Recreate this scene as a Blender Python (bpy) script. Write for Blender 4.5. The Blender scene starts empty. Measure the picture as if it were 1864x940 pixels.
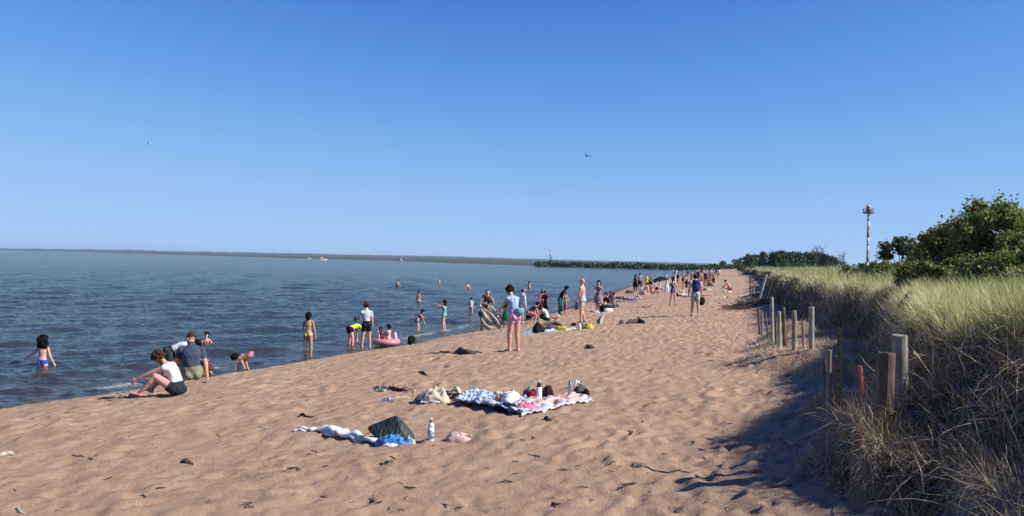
import bpy, bmesh, math, random
import numpy as np
from mathutils import Vector, Matrix
R = math.radians
rnd = random.Random(7)
rng = np.random.default_rng(11)
scene = bpy.context.scene
COL = scene.collection

# ------------------------------------------------------------------ camera
F = 1450.0                       # focal length in photo pixels
EYE = Vector((0, 0, 3.5))        # 3.5 m above the lake
ROLL = math.atan(.023); PITCH = 5.4 / F
fw = Vector((0, math.cos(PITCH), math.sin(PITCH)))
r0 = Vector((1, 0, 0)); u0 = Vector((0, -math.sin(PITCH), math.cos(PITCH)))
rt = r0 * math.cos(ROLL) + u0 * math.sin(ROLL)
up = -r0 * math.sin(ROLL) + u0 * math.cos(ROLL)
cam = bpy.data.cameras.new('camera'); cam.sensor_width = 36; cam.lens = 36 * F / 1864
cam.clip_start = .1; cam.clip_end = 60000
camo = bpy.data.objects.new('camera', cam); COL.objects.link(camo)
m = Matrix((rt, up, -fw)).transposed().to_4x4(); m.translation = EYE
camo.matrix_world = m
scene.camera = camo

def ray(u, v):
    return fw + rt * ((u - 932) / F) + up * ((470 - v) / F)
def at_z(u, v, z=0.0):
    d = ray(u, v); return EYE + d * ((z - EYE.z) / d.z)
def at_y(u, v, y):
    d = ray(u, v); return EYE + d * (y / d.y)

# ------------------------------------------------------------------ numpy noise
def _h(ix, iy, s):
    n = (ix.astype(np.int64) * 374761393 + iy.astype(np.int64) * 668265263 + s * 1442695041) & 0xffffffff
    n = ((n ^ (n >> 13)) * 1274126177) & 0xffffffff
    n = ((n ^ (n >> 16)) * 2246822519) & 0xffffffff
    return ((n ^ (n >> 15)) & 0xffffff) / float(0xffffff)
def vnoise(x, y, s=0):
    x = np.asarray(x, float); y = np.asarray(y, float)
    ix = np.floor(x); iy = np.floor(y); fx = x - ix; fy = y - iy
    fx = fx * fx * (3 - 2 * fx); fy = fy * fy * (3 - 2 * fy)
    ix = ix.astype(np.int64); iy = iy.astype(np.int64)
    a = _h(ix, iy, s); b = _h(ix + 1, iy, s); c = _h(ix, iy + 1, s); d = _h(ix + 1, iy + 1, s)
    return (a * (1 - fx) + b * fx) * (1 - fy) + (c * (1 - fx) + d * fx) * fy * 1.0
def fbm(x, y, s=0, o=4):
    t = 0; a = .5; n = 0
    for i in range(o):
        t = t + a * vnoise(x * 2 ** i + 17.3 * i, y * 2 ** i - 9.1 * i, s + i); n += a; a *= .5
    return t / n * 2 - 1
def sstep(a, b, x):
    t = np.clip((np.asarray(x, float) - a) / (b - a), 0, 1); return t * t * (3 - 2 * t)

# ------------------------------------------------------------------ terrain
_sp = [(0, 752), (130, 729), (255, 708), (400, 684), (560, 659), (700, 637), (800, 613), (870, 602), (925, 588), (1010, 566),
       (1070, 545), (1130, 525), (1180, 514.5), (1230, 505.5), (1270, 498), (1290, 494.5)]
_p = [at_z(u, v) for u, v in _sp]
SY = np.array([-60, -20, 0, 8] + [q.y for q in _p] + [620, 900]); 
SX = np.array([-52, -32, -21, -16] + [q.x for q in _p] + [150, 240])
DY = np.array([-60, -20, 0, 5.5, 8.1, 11.9, 15, 18.6, 30, 60, 96, 300, 620, 900])
DX = np.array([-18, -6, .9, 2.55, 3.4, 5.1, 6.6, 7.5, 10.5, 19.3, 30, 86, 175, 255])
def shoreX(y):
    return np.interp(y, SY, SX) + .35 * fbm(np.asarray(y) * .25, 0 * np.asarray(y), 3, 2) * sstep(5, 20, y)
def duneX(y):
    y = np.asarray(y, float)
    return np.interp(y, DY, DX) + (.45 * fbm(y * .45, 0 * y, 5, 3) + 1.2 * fbm(y * .12, 0 * y, 8, 2) * sstep(25, 50, y))
BUMPS = [(2.8, 6.35, .40, .14), (5.35, 13.4, .5, .2), (5.6, 15.3, 1.2, .36), (6.5, 17.8, 1.0, .3), (3.95, 9.6, .3, .15), (6.9, 19.5, .7, .4)]
def ground(x, y):
    x = np.asarray(x, float); y = np.asarray(y, float)
    ws = x - shoreX(y); wd = x - duneX(y)
    zb = np.where(ws > 0, 1.75 * (1 - np.exp(-np.maximum(ws, 0) / 8)), np.maximum(-1.8, .09 * ws))
    zb = zb + .06 * fbm(x * .35, y * .35, 21, 3) * sstep(.5, 4, ws)
    zb = zb + .28 * sstep(-1.7, .1, wd)
    top = 2.95 + .07 * (1 - sstep(5, 8, y)) + .012 * np.clip(wd, 0, 30) + .12 * fbm(x * .3, y * .3, 31, 3) * sstep(.6, 3, wd) - .25 * sstep(60, 300, y)
    q = wd + .25 * fbm(x * 1.6, y * 1.6, 41, 3); k = 1 - sstep(6.3, 8.2, y)
    s = sstep(0, 1, q / .95) * (1 - k) + k * (.30 * sstep(0, .2, q) + .70 * sstep(.45, 1.6, q))
    z = zb * (1 - s) + top * s
    for bx, by, br, bh in BUMPS:
        z = z + bh * np.exp(-(((x - bx) ** 2 + (y - by) ** 2) / br ** 2) ** 1.8) * (1 - .8 * s)
    return z
def dimples(x, y, cell, seed, depth, rad, asp):
    ix = np.floor(x / cell).astype(np.int64); iy = np.floor(y / cell).astype(np.int64); out = np.zeros_like(x)
    for a in (-1, 0, 1):
        for b in (-1, 0, 1):
            cx = ix + a; cy = iy + b
            px = (cx + _h(cx, cy, seed)) * cell; py = (cy + _h(cx, cy, seed + 1)) * cell
            th = _h(cx, cy, seed + 2) * 6.283; s = .5 + _h(cx, cy, seed + 3)
            dx = x - px; dy = y - py; u = dx * np.cos(th) + dy * np.sin(th); v = -dx * np.sin(th) + dy * np.cos(th)
            q = (u / (rad * asp * s)) ** 2 + (v / (rad * s)) ** 2
            out += s * (-np.exp(-q * 1.6) + .55 * np.exp(-(np.sqrt(q) - 1.35) ** 2 * 5))
    return out * depth
def detail(x, y):
    ws = x - shoreX(y); wd = x - duneX(y)
    m = sstep(.8, 3.5, ws) * (1 - sstep(-.2, .3, wd)) * (1 - sstep(120, 300, y))
    X2 = x + .25 * fbm(x * 1.1, y * 1.1, 55, 2); Y2 = y + .25 * fbm(x * 1.1, y * 1.1, 56, 2)
    d = dimples(X2, Y2, .36, 71, .024, .08, 1.7) * (.35 + 1.2 * vnoise(x * .9, y * .9, 58)) + dimples(X2, Y2, .24, 75, .014, .05, 1.5) + dimples(X2, Y2, .95, 81, .012, .24, 1.5)
    d = d + .015 * (1 - 2 * np.abs(fbm(x * 1.7, y * 2.2, 61, 3))) + .022 * (.5 - np.abs(fbm(x * 4.2, y * 5.5, 66, 3))) + .017 * fbm(x * 10, y * 10, 67, 3)
    return d * m * (1.1 + .4 * fbm(x * .25, y * .25, 77, 2)) + .006 * fbm(x * 3, y * 3, 91, 3) * sstep(-.5, .8, ws)
def gz(x, y): x = np.array([float(x)]); y = np.array([float(y)]); return float(ground(x, y)[0] + detail(x, y)[0])
def gp(u, v):
    d = ray(u, v); t = np.geomspace(2.5, 700, 6000)
    z = EYE.z + d.z * t; g = ground(d.x * t, d.y * t)
    k = np.argmax(z <= g)
    if z[k] > g[k]: k = len(t) - 1
    return Vector((d.x * t[k], d.y * t[k], gz(d.x * t[k], d.y * t[k])))

# ------------------------------------------------------------------ mesh helpers
def tag(o, label=None, cat=None, group=None, kind=None):
    if label: o['label'] = label
    if cat: o['category'] = cat
    if group: o['group'] = group
    if kind: o['kind'] = kind
    return o
def link(name, me, mat=None, parent=None, loc=None, rz=None, smooth=True):
    o = bpy.data.objects.new(name, me); COL.objects.link(o)
    if mat is not None:
        if isinstance(mat, (list, tuple)):
            for q in mat: me.materials.append(q)
        else: me.materials.append(mat)
    if parent is not None: o.parent = parent
    if loc is not None: o.location = loc
    if rz is not None: o.rotation_euler = (0, 0, rz)
    if smooth and len(me.polygons): me.polygons.foreach_set('use_smooth', np.ones(len(me.polygons), bool))
    return o
def empty(name, loc=(0, 0, 0), rz=0):
    o = bpy.data.objects.new(name, None); COL.objects.link(o); o.location = loc; o.rotation_euler = (0, 0, rz)
    o.empty_display_size = .1
    return o
def fast_mesh(name, V, faces, k, attrs=None):
    """V (n,3); faces (m,k) array with k corners each"""
    me = bpy.data.meshes.new(name); n = len(V); f = np.asarray(faces, np.int32); mf = len(f)
    me.vertices.add(n); me.vertices.foreach_set('co', np.asarray(V, np.float32).ravel())
    me.loops.add(mf * k); me.loops.foreach_set('vertex_index', f.ravel())
    me.polygons.add(mf); me.polygons.foreach_set('loop_start', np.arange(0, mf * k, k, dtype=np.int32))
    for a, b in (attrs or {}).items():
        at = me.attributes.new(a, 'FLOAT', 'POINT'); at.data.foreach_set('value', np.asarray(b, np.float32).ravel())
    me.update(calc_edges=True); me.validate()
    return me
def py_mesh(name, V, Fc):
    me = bpy.data.meshes.new(name); me.from_pydata([tuple(v) for v in V], [], Fc); me.update(); return me
def grid_faces(ny, nx):
    i = np.arange(ny * nx).reshape(ny, nx)
    return np.stack([i[:-1, :-1], i[:-1, 1:], i[1:, 1:], i[1:, :-1]], -1).reshape(-1, 4)

class MB:
    def __init__(s): s.V = []; s.F = []
    def add(s, V, Fc):
        b = len(s.V); s.V += [tuple(v) for v in V]; s.F += [tuple(i + b for i in f) for f in Fc]; return s
    def rings(s, rings, cap=True, closed=True):
        n = len(rings[0]); V = [p for r in rings for p in r]; Fc = []
        for a in range(len(rings) - 1):
            for i in range(n if closed else n - 1):
                j = (i + 1) % n; Fc.append((a * n + i, a * n + j, (a + 1) * n + j, (a + 1) * n + i))
        if cap: Fc.append(tuple(range(n - 1, -1, -1))); Fc.append(tuple(range((len(rings) - 1) * n, len(rings) * n)))
        return s.add(V, Fc)
    def lathe(s, prof, c=(0, 0, 0), n=16, ax=None):
        c = Vector(c); M = Matrix.Identity(3)
        if ax is not None: M = Vector(ax).to_track_quat('Z', 'Y').to_matrix()
        return s.rings([[c + M @ Vector((r * math.cos(2 * math.pi * i / n), r * math.sin(2 * math.pi * i / n), z)) for i in range(n)] for r, z in prof])
    def tube(s, pts, rad, n=8, sq=1.0, jit=0, seed=0):
        pts = [Vector(p) for p in pts]; rr = random.Random(seed); rings = []
        for i, p in enumerate(pts):
            d = (pts[min(i + 1, len(pts) - 1)] - pts[max(i - 1, 0)]).normalized()
            a = d.cross(Vector((0, 0, 1)));
            if a.length < .2: a = d.cross(Vector((0, 1, 0)))
            a.normalize(); b = a.cross(d).normalized(); r = rad[i] if hasattr(rad, '__len__') else rad
            rings.append([p + a * r * (1 + jit * rr.uniform(-1, 1)) * math.cos(2 * math.pi * k / n) + b * r * sq * (1 + jit * rr.uniform(-1, 1)) * math.sin(2 * math.pi * k / n) for k in range(n)])
        return s.rings(rings)
    def box(s, c, d, M=None):
        c = Vector(c); V = []
        for z in (-1, 1):
            for x, y in ((-1, -1), (1, -1), (1, 1), (-1, 1)):
                q = Vector((x * d[0] / 2, y * d[1] / 2, z * d[2] / 2)); V.append(c + (M @ q if M is not None else q))
        return s.add(V, [(3, 2, 1, 0), (4, 5, 6, 7), (0, 1, 5, 4), (1, 2, 6, 5), (2, 3, 7, 6), (3, 0, 4, 7)])
    def ell(s, c, r, M=None, nu=12, nv=8, f=None):
        c = Vector(c); V = []; Fc = []
        for j in range(1, nv):
            th = math.pi * j / nv
            for i in range(nu):
                ph = 2 * math.pi * i / nu
                q = Vector((math.sin(th) * math.cos(ph), math.sin(th) * math.sin(ph), math.cos(th)))
                if f: q = q * f(q)
                q = Vector((q.x * r[0], q.y * r[1], q.z * r[2])); V.append(c + (M @ q if M is not None else q))
        t = Vector((0, 0, 1)); b = -t
        for q in (t, b):
            if f: q = q * f(q)
            q = Vector((q.x * r[0], q.y * r[1], q.z * r[2])); V.append(c + (M @ q if M is not None else q))
        T = len(V) - 2; B = T + 1
        for j in range(nv - 2):
            for i in range(nu):
                k = (i + 1) % nu; Fc.append((j * nu + i, (j + 1) * nu + i, (j + 1) * nu + k, j * nu + k))
        for i in range(nu):
            k = (i + 1) % nu; Fc.append((T, i, k)); Fc.append((B, (nv - 2) * nu + k, (nv - 2) * nu + i))
        return s.add(V, Fc)
    def cap(s, a, b, ra, rb, n=10):
        a = Vector(a); b = Vector(b); d = b - a; L = d.length
        if L < 1e-6: return s
        d /= L; x = d.cross(Vector((0, 0, 1)))
        if x.length < .1: x = d.cross(Vector((0, 1, 0)))
        x.normalize(); y = d.cross(x); rings = []
        for ang in (-85, -60, -30, 0): rings.append((a + d * ra * math.sin(R(ang)), ra * math.cos(R(ang))))
        for ang in (0, 30, 60, 85): rings.append((b + d * rb * math.sin(R(ang)), rb * math.cos(R(ang))))
        return s.rings([[c + x * r * math.cos(2 * math.pi * i / n) + y * r * math.sin(2 * math.pi * i / n) for i in range(n)] for c, r in rings])
    def mesh(s, name):
        me = py_mesh(name, s.V, s.F)
        bm = bmesh.new(); bm.from_mesh(me); bmesh.ops.recalc_face_normals(bm, faces=bm.faces); bm.to_mesh(me); bm.free()
        return me
    def obj(s, name, mat, parent=None, loc=None, rz=None, smooth=True):
        return link(name, s.mesh(name), mat, parent, loc, rz, smooth)

# ------------------------------------------------------------------ materials
def new_mat(name):
    m = bpy.data.materials.new(name); m.use_nodes = True; nt = m.node_tree; nt.nodes.clear(); return m, nt
ALB = .77       # surface reflectances, as a whole
class NT:
    def __init__(s, name): s.m, s.t = new_mat(name)
    def n(s, typ, **kw):
        d = s.t.nodes.new(typ)
        for k, v in kw.items():
            if k.startswith('_'): setattr(d, k[1:], v)
        return d
    def l(s, a, b): s.t.links.new(a, b)
    def noise(s, vec, scale, detail=4, rough=.5):
        d = s.n('ShaderNodeTexNoise'); d.inputs['Scale'].default_value = scale; d.inputs['Detail'].default_value = detail
        d.inputs['Roughness'].default_value = rough
        if vec is not None: s.l(vec, d.inputs['Vector'])
        return d.outputs['Fac']
    def coords(s, out='Object', sc=(1, 1, 1), rot=(0, 0, 0)):
        c = s.n('ShaderNodeTexCoord'); mp = s.n('ShaderNodeMapping'); mp.inputs['Scale'].default_value = sc; mp.inputs['Rotation'].default_value = rot
        s.l(c.outputs[out], mp.inputs['Vector']); return mp.outputs['Vector']
    def ramp(s, fac, stops, interp='LINEAR'):
        d = s.n('ShaderNodeValToRGB'); e = d.color_ramp; e.interpolation = interp
        while len(e.elements) < len(stops): e.elements.new(.5)
        for q, (p, c) in zip(e.elements, stops):
            q.position = p; q.color = (c, c, c, 1) if isinstance(c, (int, float)) else (*c, 1)
        s.l(fac, d.inputs['Fac']); return d.outputs['Color']
    def mix(s, fac, a, b, mode='MIX'):
        d = s.n('ShaderNodeMix'); d.data_type = 'RGBA'; d.blend_type = mode
        for sock, v in ((d.inputs[0], fac), (d.inputs[6], a), (d.inputs[7], b)):
            if hasattr(v, 'links'): s.l(v, sock)
            elif isinstance(v, (int, float)): sock.default_value = v if sock == d.inputs[0] else (v, v, v, 1)
            else: sock.default_value = (*v, 1)
        return d.outputs[2]
    def math(s, op, a, b=0.0, clamp=False):
        d = s.n('ShaderNodeMath'); d.operation = op; d.use_clamp = clamp
        for i, v in enumerate((a, b)):
            if hasattr(v, 'links'): s.l(v, d.inputs[i])
            else: d.inputs[i].default_value = v
        return d.outputs[0]
    def attr(s, name):
        d = s.n('ShaderNodeAttribute'); d.attribute_name = name; return d.outputs['Fac']
    def bump(s, h, strength=.5, dist=.01, normal=None):
        d = s.n('ShaderNodeBump'); d.inputs['Strength'].default_value = strength; d.inputs['Distance'].default_value = dist
        s.l(h, d.inputs['Height'])
        if normal is not None: s.l(normal, d.inputs['Normal'])
        return d.outputs['Normal']
    def bsdf(s, color, rough=.8, normal=None, **kw):
        b = s.n('ShaderNodeBsdfPrincipled'); o = s.n('ShaderNodeOutputMaterial')
        color = s.mix(1.0, color, ALB, 'MULTIPLY') if hasattr(color, 'links') else tuple(q * ALB for q in color); s.col = color
        if hasattr(color, 'links'): s.l(color, b.inputs['Base Color'])
        else: b.inputs['Base Color'].default_value = (*color, 1)
        if hasattr(rough, 'links'): s.l(rough, b.inputs['Roughness'])
        else: b.inputs['Roughness'].default_value = rough
        if normal is not None: s.l(normal, b.inputs['Normal'])
        for k, v in kw.items():
            b.inputs[k.replace('_', ' ')].default_value = v
        s.l(b.outputs[0], o.inputs['Surface']); s.b = b; s.o = o
        return s.m
_mc = {}
def cloth_mat(c, kind='cloth'):
    k = (tuple(round(x, 3) for x in c), kind)
    if k in _mc: return _mc[k]
    t = NT('%s_%d' % (kind, len(_mc))); co = t.coords()
    if kind == 'cloth':
        n = t.noise(co, 30, 3); col = t.mix(n, tuple(x * .8 for x in c), tuple(min(1, x * 1.15) for x in c))
        m = t.bsdf(col, .9, t.bump(t.noise(co, 9, 4), .6, .02), Specular_IOR_Level=.2)
    elif kind == 'skin':
        n = t.noise(co, 14, 3); col = t.mix(n, tuple(x * .88 for x in c), tuple(min(1, x * 1.1) for x in c))
        m = t.bsdf(col, .5, None, Subsurface_Weight=.08, Specular_IOR_Level=.35); t.b.inputs['Subsurface Scale'].default_value = .02
    elif kind == 'hair':
        n = t.noise(t.coords(sc=(60, 60, 12)), 2, 4); col = t.mix(n, tuple(x * .5 for x in c), tuple(min(1, x * 1.7) for x in c))
        m = t.bsdf(col, .85, t.bump(n, .8, .01), Specular_IOR_Level=.12)
    elif kind == 'plastic':
        m = t.bsdf(t.mix(t.noise(co, 12, 3), c, tuple(x * .85 for x in c)), .35)
    elif kind == 'metal':
        m = t.bsdf(t.mix(t.noise(co, 12, 3), c, tuple(x * .7 for x in c)), .35, Metallic=.9)
    elif kind == 'paint':
        n = t.ramp(t.noise(co, 6, 5, .7), [(.45, 0.), (.62, 1.)]); m = t.bsdf(t.mix(n, c, tuple(x * .65 for x in c)), .6)
    _mc[k] = m; return m
def wood_mat(name, c1, c2, sc=1.0, sand=None):
    t = NT(name); g = t.noise(t.coords(sc=(22 * sc, 22 * sc, 1.6 * sc)), 2.5, 6, .65)
    b = t.noise(t.coords(sc=(3, 3, 3)), 1.7, 3)
    col = t.mix(t.ramp(g, [(.35, 0.), (.65, 1.)]), c1, c2); col = t.mix(t.ramp(b, [(.4, 0.), (.75, .8)]), col, tuple(x * .45 for x in c1))
    return t.bsdf(col, .85, t.bump(g, .9, .015), Specular_IOR_Level=.2)
# ================================================================== light and sky
SUN_EL, SUN_AZ = 38, 104           # azimuth clockwise from +Y (view direction)
w = bpy.data.worlds.new('World'); scene.world = w; w.use_nodes = True
nt = w.node_tree; nt.nodes.clear()
sky = nt.nodes.new('ShaderNodeTexSky'); sky.sky_type = 'NISHITA'; sky.sun_disc = False
sky.sun_elevation = R(SUN_EL); sky.sun_rotation = R(SUN_AZ); sky.altitude = 1500; sky.air_density = .7; sky.dust_density = 0; sky.ozone_density = 3
bg = nt.nodes.new('ShaderNodeBackground'); bg.inputs['Strength'].default_value = .06
ow = nt.nodes.new('ShaderNodeOutputWorld'); 
sp = nt.nodes.new('ShaderNodeSeparateColor'); cb = nt.nodes.new('ShaderNodeCombineColor'); nt.links.new(sky.outputs[0], sp.inputs[0])
def mnode(op, a, b):
    d = nt.nodes.new('ShaderNodeMath'); d.operation = op
    for q, v in enumerate((a, b)):
        if hasattr(v, 'links'): nt.links.new(v, d.inputs[q])
        else: d.inputs[q].default_value = v
    return d.outputs[0]
for i, (n_, c_, a_) in enumerate(((2.05, .0304, .415), (2.1, .0387, .628), (2.0, .0504, .99))):      # the phone's tone curve on a clear sky
    xp = mnode('POWER', mnode('MULTIPLY', sp.outputs[i], .1), n_)
    nt.links.new(mnode('MULTIPLY', mnode('DIVIDE', xp, mnode('ADD', xp, c_)), a_ * 10), cb.inputs[i])
nt.links.new(cb.outputs[0], bg.inputs[0]); nt.links.new(bg.outputs[0], ow.inputs[0])
sl = bpy.data.lights.new('sun', 'SUN'); sl.energy = 5.0; sl.angle = R(.53); sl.color = (1, .95, .87)
so = bpy.data.objects.new('sun', sl); COL.objects.link(so)
sd = Vector((math.sin(R(SUN_AZ)) * math.cos(R(SUN_EL)), math.cos(R(SUN_AZ)) * math.cos(R(SUN_EL)), math.sin(R(SUN_EL))))
so.rotation_euler = sd.to_track_quat('Z', 'Y').to_euler(); so.location = sd * 50
vs = scene.view_settings; vs.view_transform = 'Standard'; vs.look = 'None'; vs.gamma = 1; vs.exposure = .737
scene.cycles.max_bounces = 6; scene.cycles.transparent_max_bounces = 12; scene.cycles.volume_bounces = 0
scene.cycles.use_denoising = True

# ================================================================== ground sheet
ys = np.concatenate([np.arange(-14, 3.2, .25), 3.2 * np.exp(np.arange(0, math.log(650 / 3.2), .0062))])
a1 = np.concatenate([-np.geomspace(60, 5, 16), np.linspace(-4.7, -.1, 30)])      # lake bed, relative to the shore
a2 = np.linspace(0, 1, 470)                                                      # beach, shore -> 1.2 m before the scarp
a3 = np.linspace(-1.17, 2.6, 110)                                                # scarp
a4 = np.concatenate([np.linspace(2.8, 22, 70), np.geomspace(23.5, 5000, 30)])    # dune top
Y = ys[:, None]; sx = shoreX(ys)[:, None]; dx_ = duneX(ys)[:, None]
XX = np.concatenate([sx + a1[None], sx + (dx_ - 1.2 - sx) * a2[None], dx_ + a3[None], dx_ + a4[None]], 1); YY = np.broadcast_to(Y, XX.shape).copy()
ZZ = ground(XX, YY)
ws = XX - shoreX(YY); wd = XX - duneX(YY)
near = 1 - sstep(120, 300, YY); ZZ = ZZ + detail(XX, YY)
sc_ = sstep(-.1, .2, wd) * (1 - sstep(1.0, 1.6, wd)); ZZ += sc_ * (.13 * fbm(XX * 5, YY * 5, 93, 4) + .2 * fbm(XX * 1.8, YY * 1.8, 94, 2)) * near
wet = 1 - sstep(.8, 2.0, ws + .35 * fbm(XX * .5, YY * .5, 95, 3))
veg = sstep(.55, 1.1, wd + .3 * fbm(XX * 2, YY * 2, 97, 2))
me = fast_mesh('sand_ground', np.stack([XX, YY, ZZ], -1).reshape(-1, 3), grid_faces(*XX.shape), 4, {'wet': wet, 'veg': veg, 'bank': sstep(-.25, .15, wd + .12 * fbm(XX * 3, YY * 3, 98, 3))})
t = NT('sand'); co = t.coords()
n1 = t.noise(co, .9, 5, .6); n2 = t.noise(co, 10, 6, .75); n3 = t.noise(co, 160, 2, .8)
col = t.mix(t.ramp(n1, [(.3, 0.), (.7, 1.)]), (.425, .282, .186), (.505, .345, .234))
col = t.mix(t.ramp(n2, [(.3, 0.), (.7, .45)]), col, (.34, .215, .15))
col = t.mix(t.ramp(n3, [(.58, 0.), (.72, .5)]), col, (.15, .09, .06))
spk = t.ramp(t.noise(co, 42, 3, .6), [(.67, 0.), (.71, .85)]); col = t.mix(spk, col, (.09, .06, .045))
col = t.mix(t.attr('wet'), col, (.10, .062, .043))
col = t.mix(t.attr('bank'), col, t.mix(t.ramp(n2, [(.35, 0.), (.65, 1.)]), (.06, .042, .03), (.17, .115, .08)))  # dark bank earth, widened at the foot to paint the shadow there darker
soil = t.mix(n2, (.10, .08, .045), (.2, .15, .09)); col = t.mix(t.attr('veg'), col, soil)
rg = t.math('SUBTRACT', .95, t.math('MULTIPLY', t.attr('wet'), .55))
nm = t.bump(n3, .5, .004, t.bump(n2, .85, .035))
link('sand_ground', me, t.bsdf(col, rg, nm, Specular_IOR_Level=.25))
tag(bpy.data.objects['sand_ground'], 'reddish tan sandy beach rising from the lake to the dune', None, None, 'structure')

# ================================================================== lake
yw = np.concatenate([np.arange(-40, 4, 2.0), 4 * np.exp(np.arange(0, math.log(7000 / 4), .0058))])
kk = np.concatenate([-np.geomspace(6, .82, 24), np.linspace(-.80, .34, 560)])
YW = np.broadcast_to(yw[:, None], (len(yw), len(kk))).copy(); XW = np.maximum(YW, 14) * kk[None]
XW = np.minimum(XW, shoreX(np.minimum(YW, 900)) + 2.5 + .0 * XW) if False else XW
zw = np.zeros_like(XW); dpt = -ground(XW, YW); step = np.maximum(.0058 * np.abs(YW), .02); stx = .00204 * np.maximum(YW, 14)
for i in range(44):
    lam = .22 * 1.065 ** i * rnd.uniform(.85, 1.15) * (1.3 if i > 30 else 1); th = R(rnd.gauss(-62, 34)); k = 2 * math.pi / lam
    amp = .0105 * lam ** .70 * .86 * rnd.uniform(.6, 1.2)
    fade = sstep(2.2, 5, lam / (step * abs(math.sin(th)) + stx * abs(math.cos(th)) + 1e-4))
    ph = k * (XW * math.cos(th) + YW * math.sin(th)) + rnd.uniform(0, 6.28) + 1.5 * fbm(XW * .12, YW * .12, 300 + i, 2)
    zw += amp * fade * (np.exp(np.sin(ph)) / 1.27 - 1)
shal = sstep(-.02, .45, dpt); patch = .7 + .6 * vnoise(XW * .05, YW * .09, 350)
zw *= (.22 + .78 * shal) * patch
# a little breaker rolling along the shore
sdist = shoreX(YW) - XW
br = np.exp(-((sdist - 1.3 - .5 * fbm(YW * .3, YW * 0, 360, 2)) / .28) ** 2) * sstep(.35, .62, vnoise(YW * .13, YW * 0 + 3, 362)) * (1 - sstep(150, 300, YW))
zw += .035 * br
foam = np.clip(br * .75, 0, 1) * (vnoise(YW * .22, XW * .05 + 9, 371) > .55) * (vnoise(XW * 2.3, YW * 2.3, 365) > .38) + .75 * np.exp(-((sdist - .12) / .10) ** 2) * sstep(.45, .7, vnoise(YW * .3, XW * .1, 367)) * (YW < 90)
me = fast_mesh('lake_water', np.stack([XW, YW, zw], -1).reshape(-1, 3), grid_faces(*XW.shape), 4, {'depth': dpt, 'foam': foam})
t = NT('water'); co = t.coords()
d = t.math('MAXIMUM', t.attr('depth'), 0.0)
turb = t.math('SUBTRACT', 1.0, t.math('POWER', 2.718, t.math('MULTIPLY', d, -4.5)), True)
big = t.noise(t.coords(sc=(.02, .05, 1)), 1, 4)
body = t.mix(t.ramp(d, [(.0, 0.), (.5, 1.)]), (.062, .047, .035), (.031, .034, .037))
b1 = t.noise(t.coords(sc=(1.2, 1.9, 1)), 2.2, 5, .62); b2 = t.noise(t.coords(sc=(1, 1.6, 1)), .5, 4, .6); b3 = t.noise(t.coords(sc=(.6, 1.6, 1)), 9, 2, .5)
nm0 = t.bump(b1, .6, .08, t.bump(b2, .5, .2))
# unresolved chop: facets tilted about the surface normal
nz = t.n('ShaderNodeTexNoise'); nz.inputs['Scale'].default_value = 5.5; nz.inputs['Detail'].default_value = 3; nz.inputs['Roughness'].default_value = .75; t.l(t.coords(sc=(.6, 1, 1)), nz.inputs['Vector'])
vs_ = t.n('ShaderNodeVectorMath'); vs_.operation = 'SUBTRACT'; vs_.inputs[1].default_value = (.5, .5, .5); t.l(nz.outputs['Color'], vs_.inputs[0])
vm = t.n('ShaderNodeVectorMath'); vm.operation = 'MULTIPLY'; vm.inputs[1].default_value = (.9, 1.3, 0); t.l(vs_.outputs[0], vm.inputs[0])
va = t.n('ShaderNodeVectorMath'); va.operation = 'ADD'; t.l(nm0, va.inputs[0]); t.l(vm.outputs[0], va.inputs[1])
vn = t.n('ShaderNodeVectorMath'); vn.operation = 'NORMALIZE'; t.l(va.outputs[0], vn.inputs[0]); nm = vn.outputs[0]
df = t.n('ShaderNodeBsdfDiffuse'); t.l(body, df.inputs['Color'])
tr = t.n('ShaderNodeBsdfTransparent'); tr.inputs['Color'].default_value = (.93, .9, .84, 1)
gl = t.n('ShaderNodeBsdfGlossy'); gl.inputs['Roughness'].default_value = .12; t.l(nm, gl.inputs['Normal']); gl.inputs['Color'].default_value = (1, .95, .80, 1)
mx = t.n('ShaderNodeMixShader'); t.l(turb, mx.inputs[0]); t.l(tr.outputs[0], mx.inputs[1]); t.l(df.outputs[0], mx.inputs[2])
fr = t.n('ShaderNodeFresnel'); fr.inputs['IOR'].default_value = 1.33; t.l(nm, fr.inputs['Normal'])
mx2 = t.n('ShaderNodeMixShader'); t.l(t.math('MULTIPLY', fr.outputs[0], .92, True), mx2.inputs[0]); t.l(mx.outputs[0], mx2.inputs[1]); t.l(gl.outputs[0], mx2.inputs[2])
fo = t.n('ShaderNodeBsdfDiffuse'); fo.inputs['Color'].default_value = (.43, .42, .4, 1)
fm = t.math('MULTIPLY', t.attr('foam'), t.ramp(t.noise(t.coords(sc=(1, 1, 1)), 9, 4, .7), [(.42, 0.), (.56, 1.)]), True)
mx3 = t.n('ShaderNodeMixShader'); t.l(fm, mx3.inputs[0]); t.l(mx2.outputs[0], mx3.inputs[1]); t.l(fo.outputs[0], mx3.inputs[2])
oo = t.n('ShaderNodeOutputMaterial'); t.l(mx3.outputs[0], oo.inputs['Surface'])
tag(link('lake_water', me, t.m), 'rippled slate blue lake lapping at the sand', None, None, 'structure')

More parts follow.
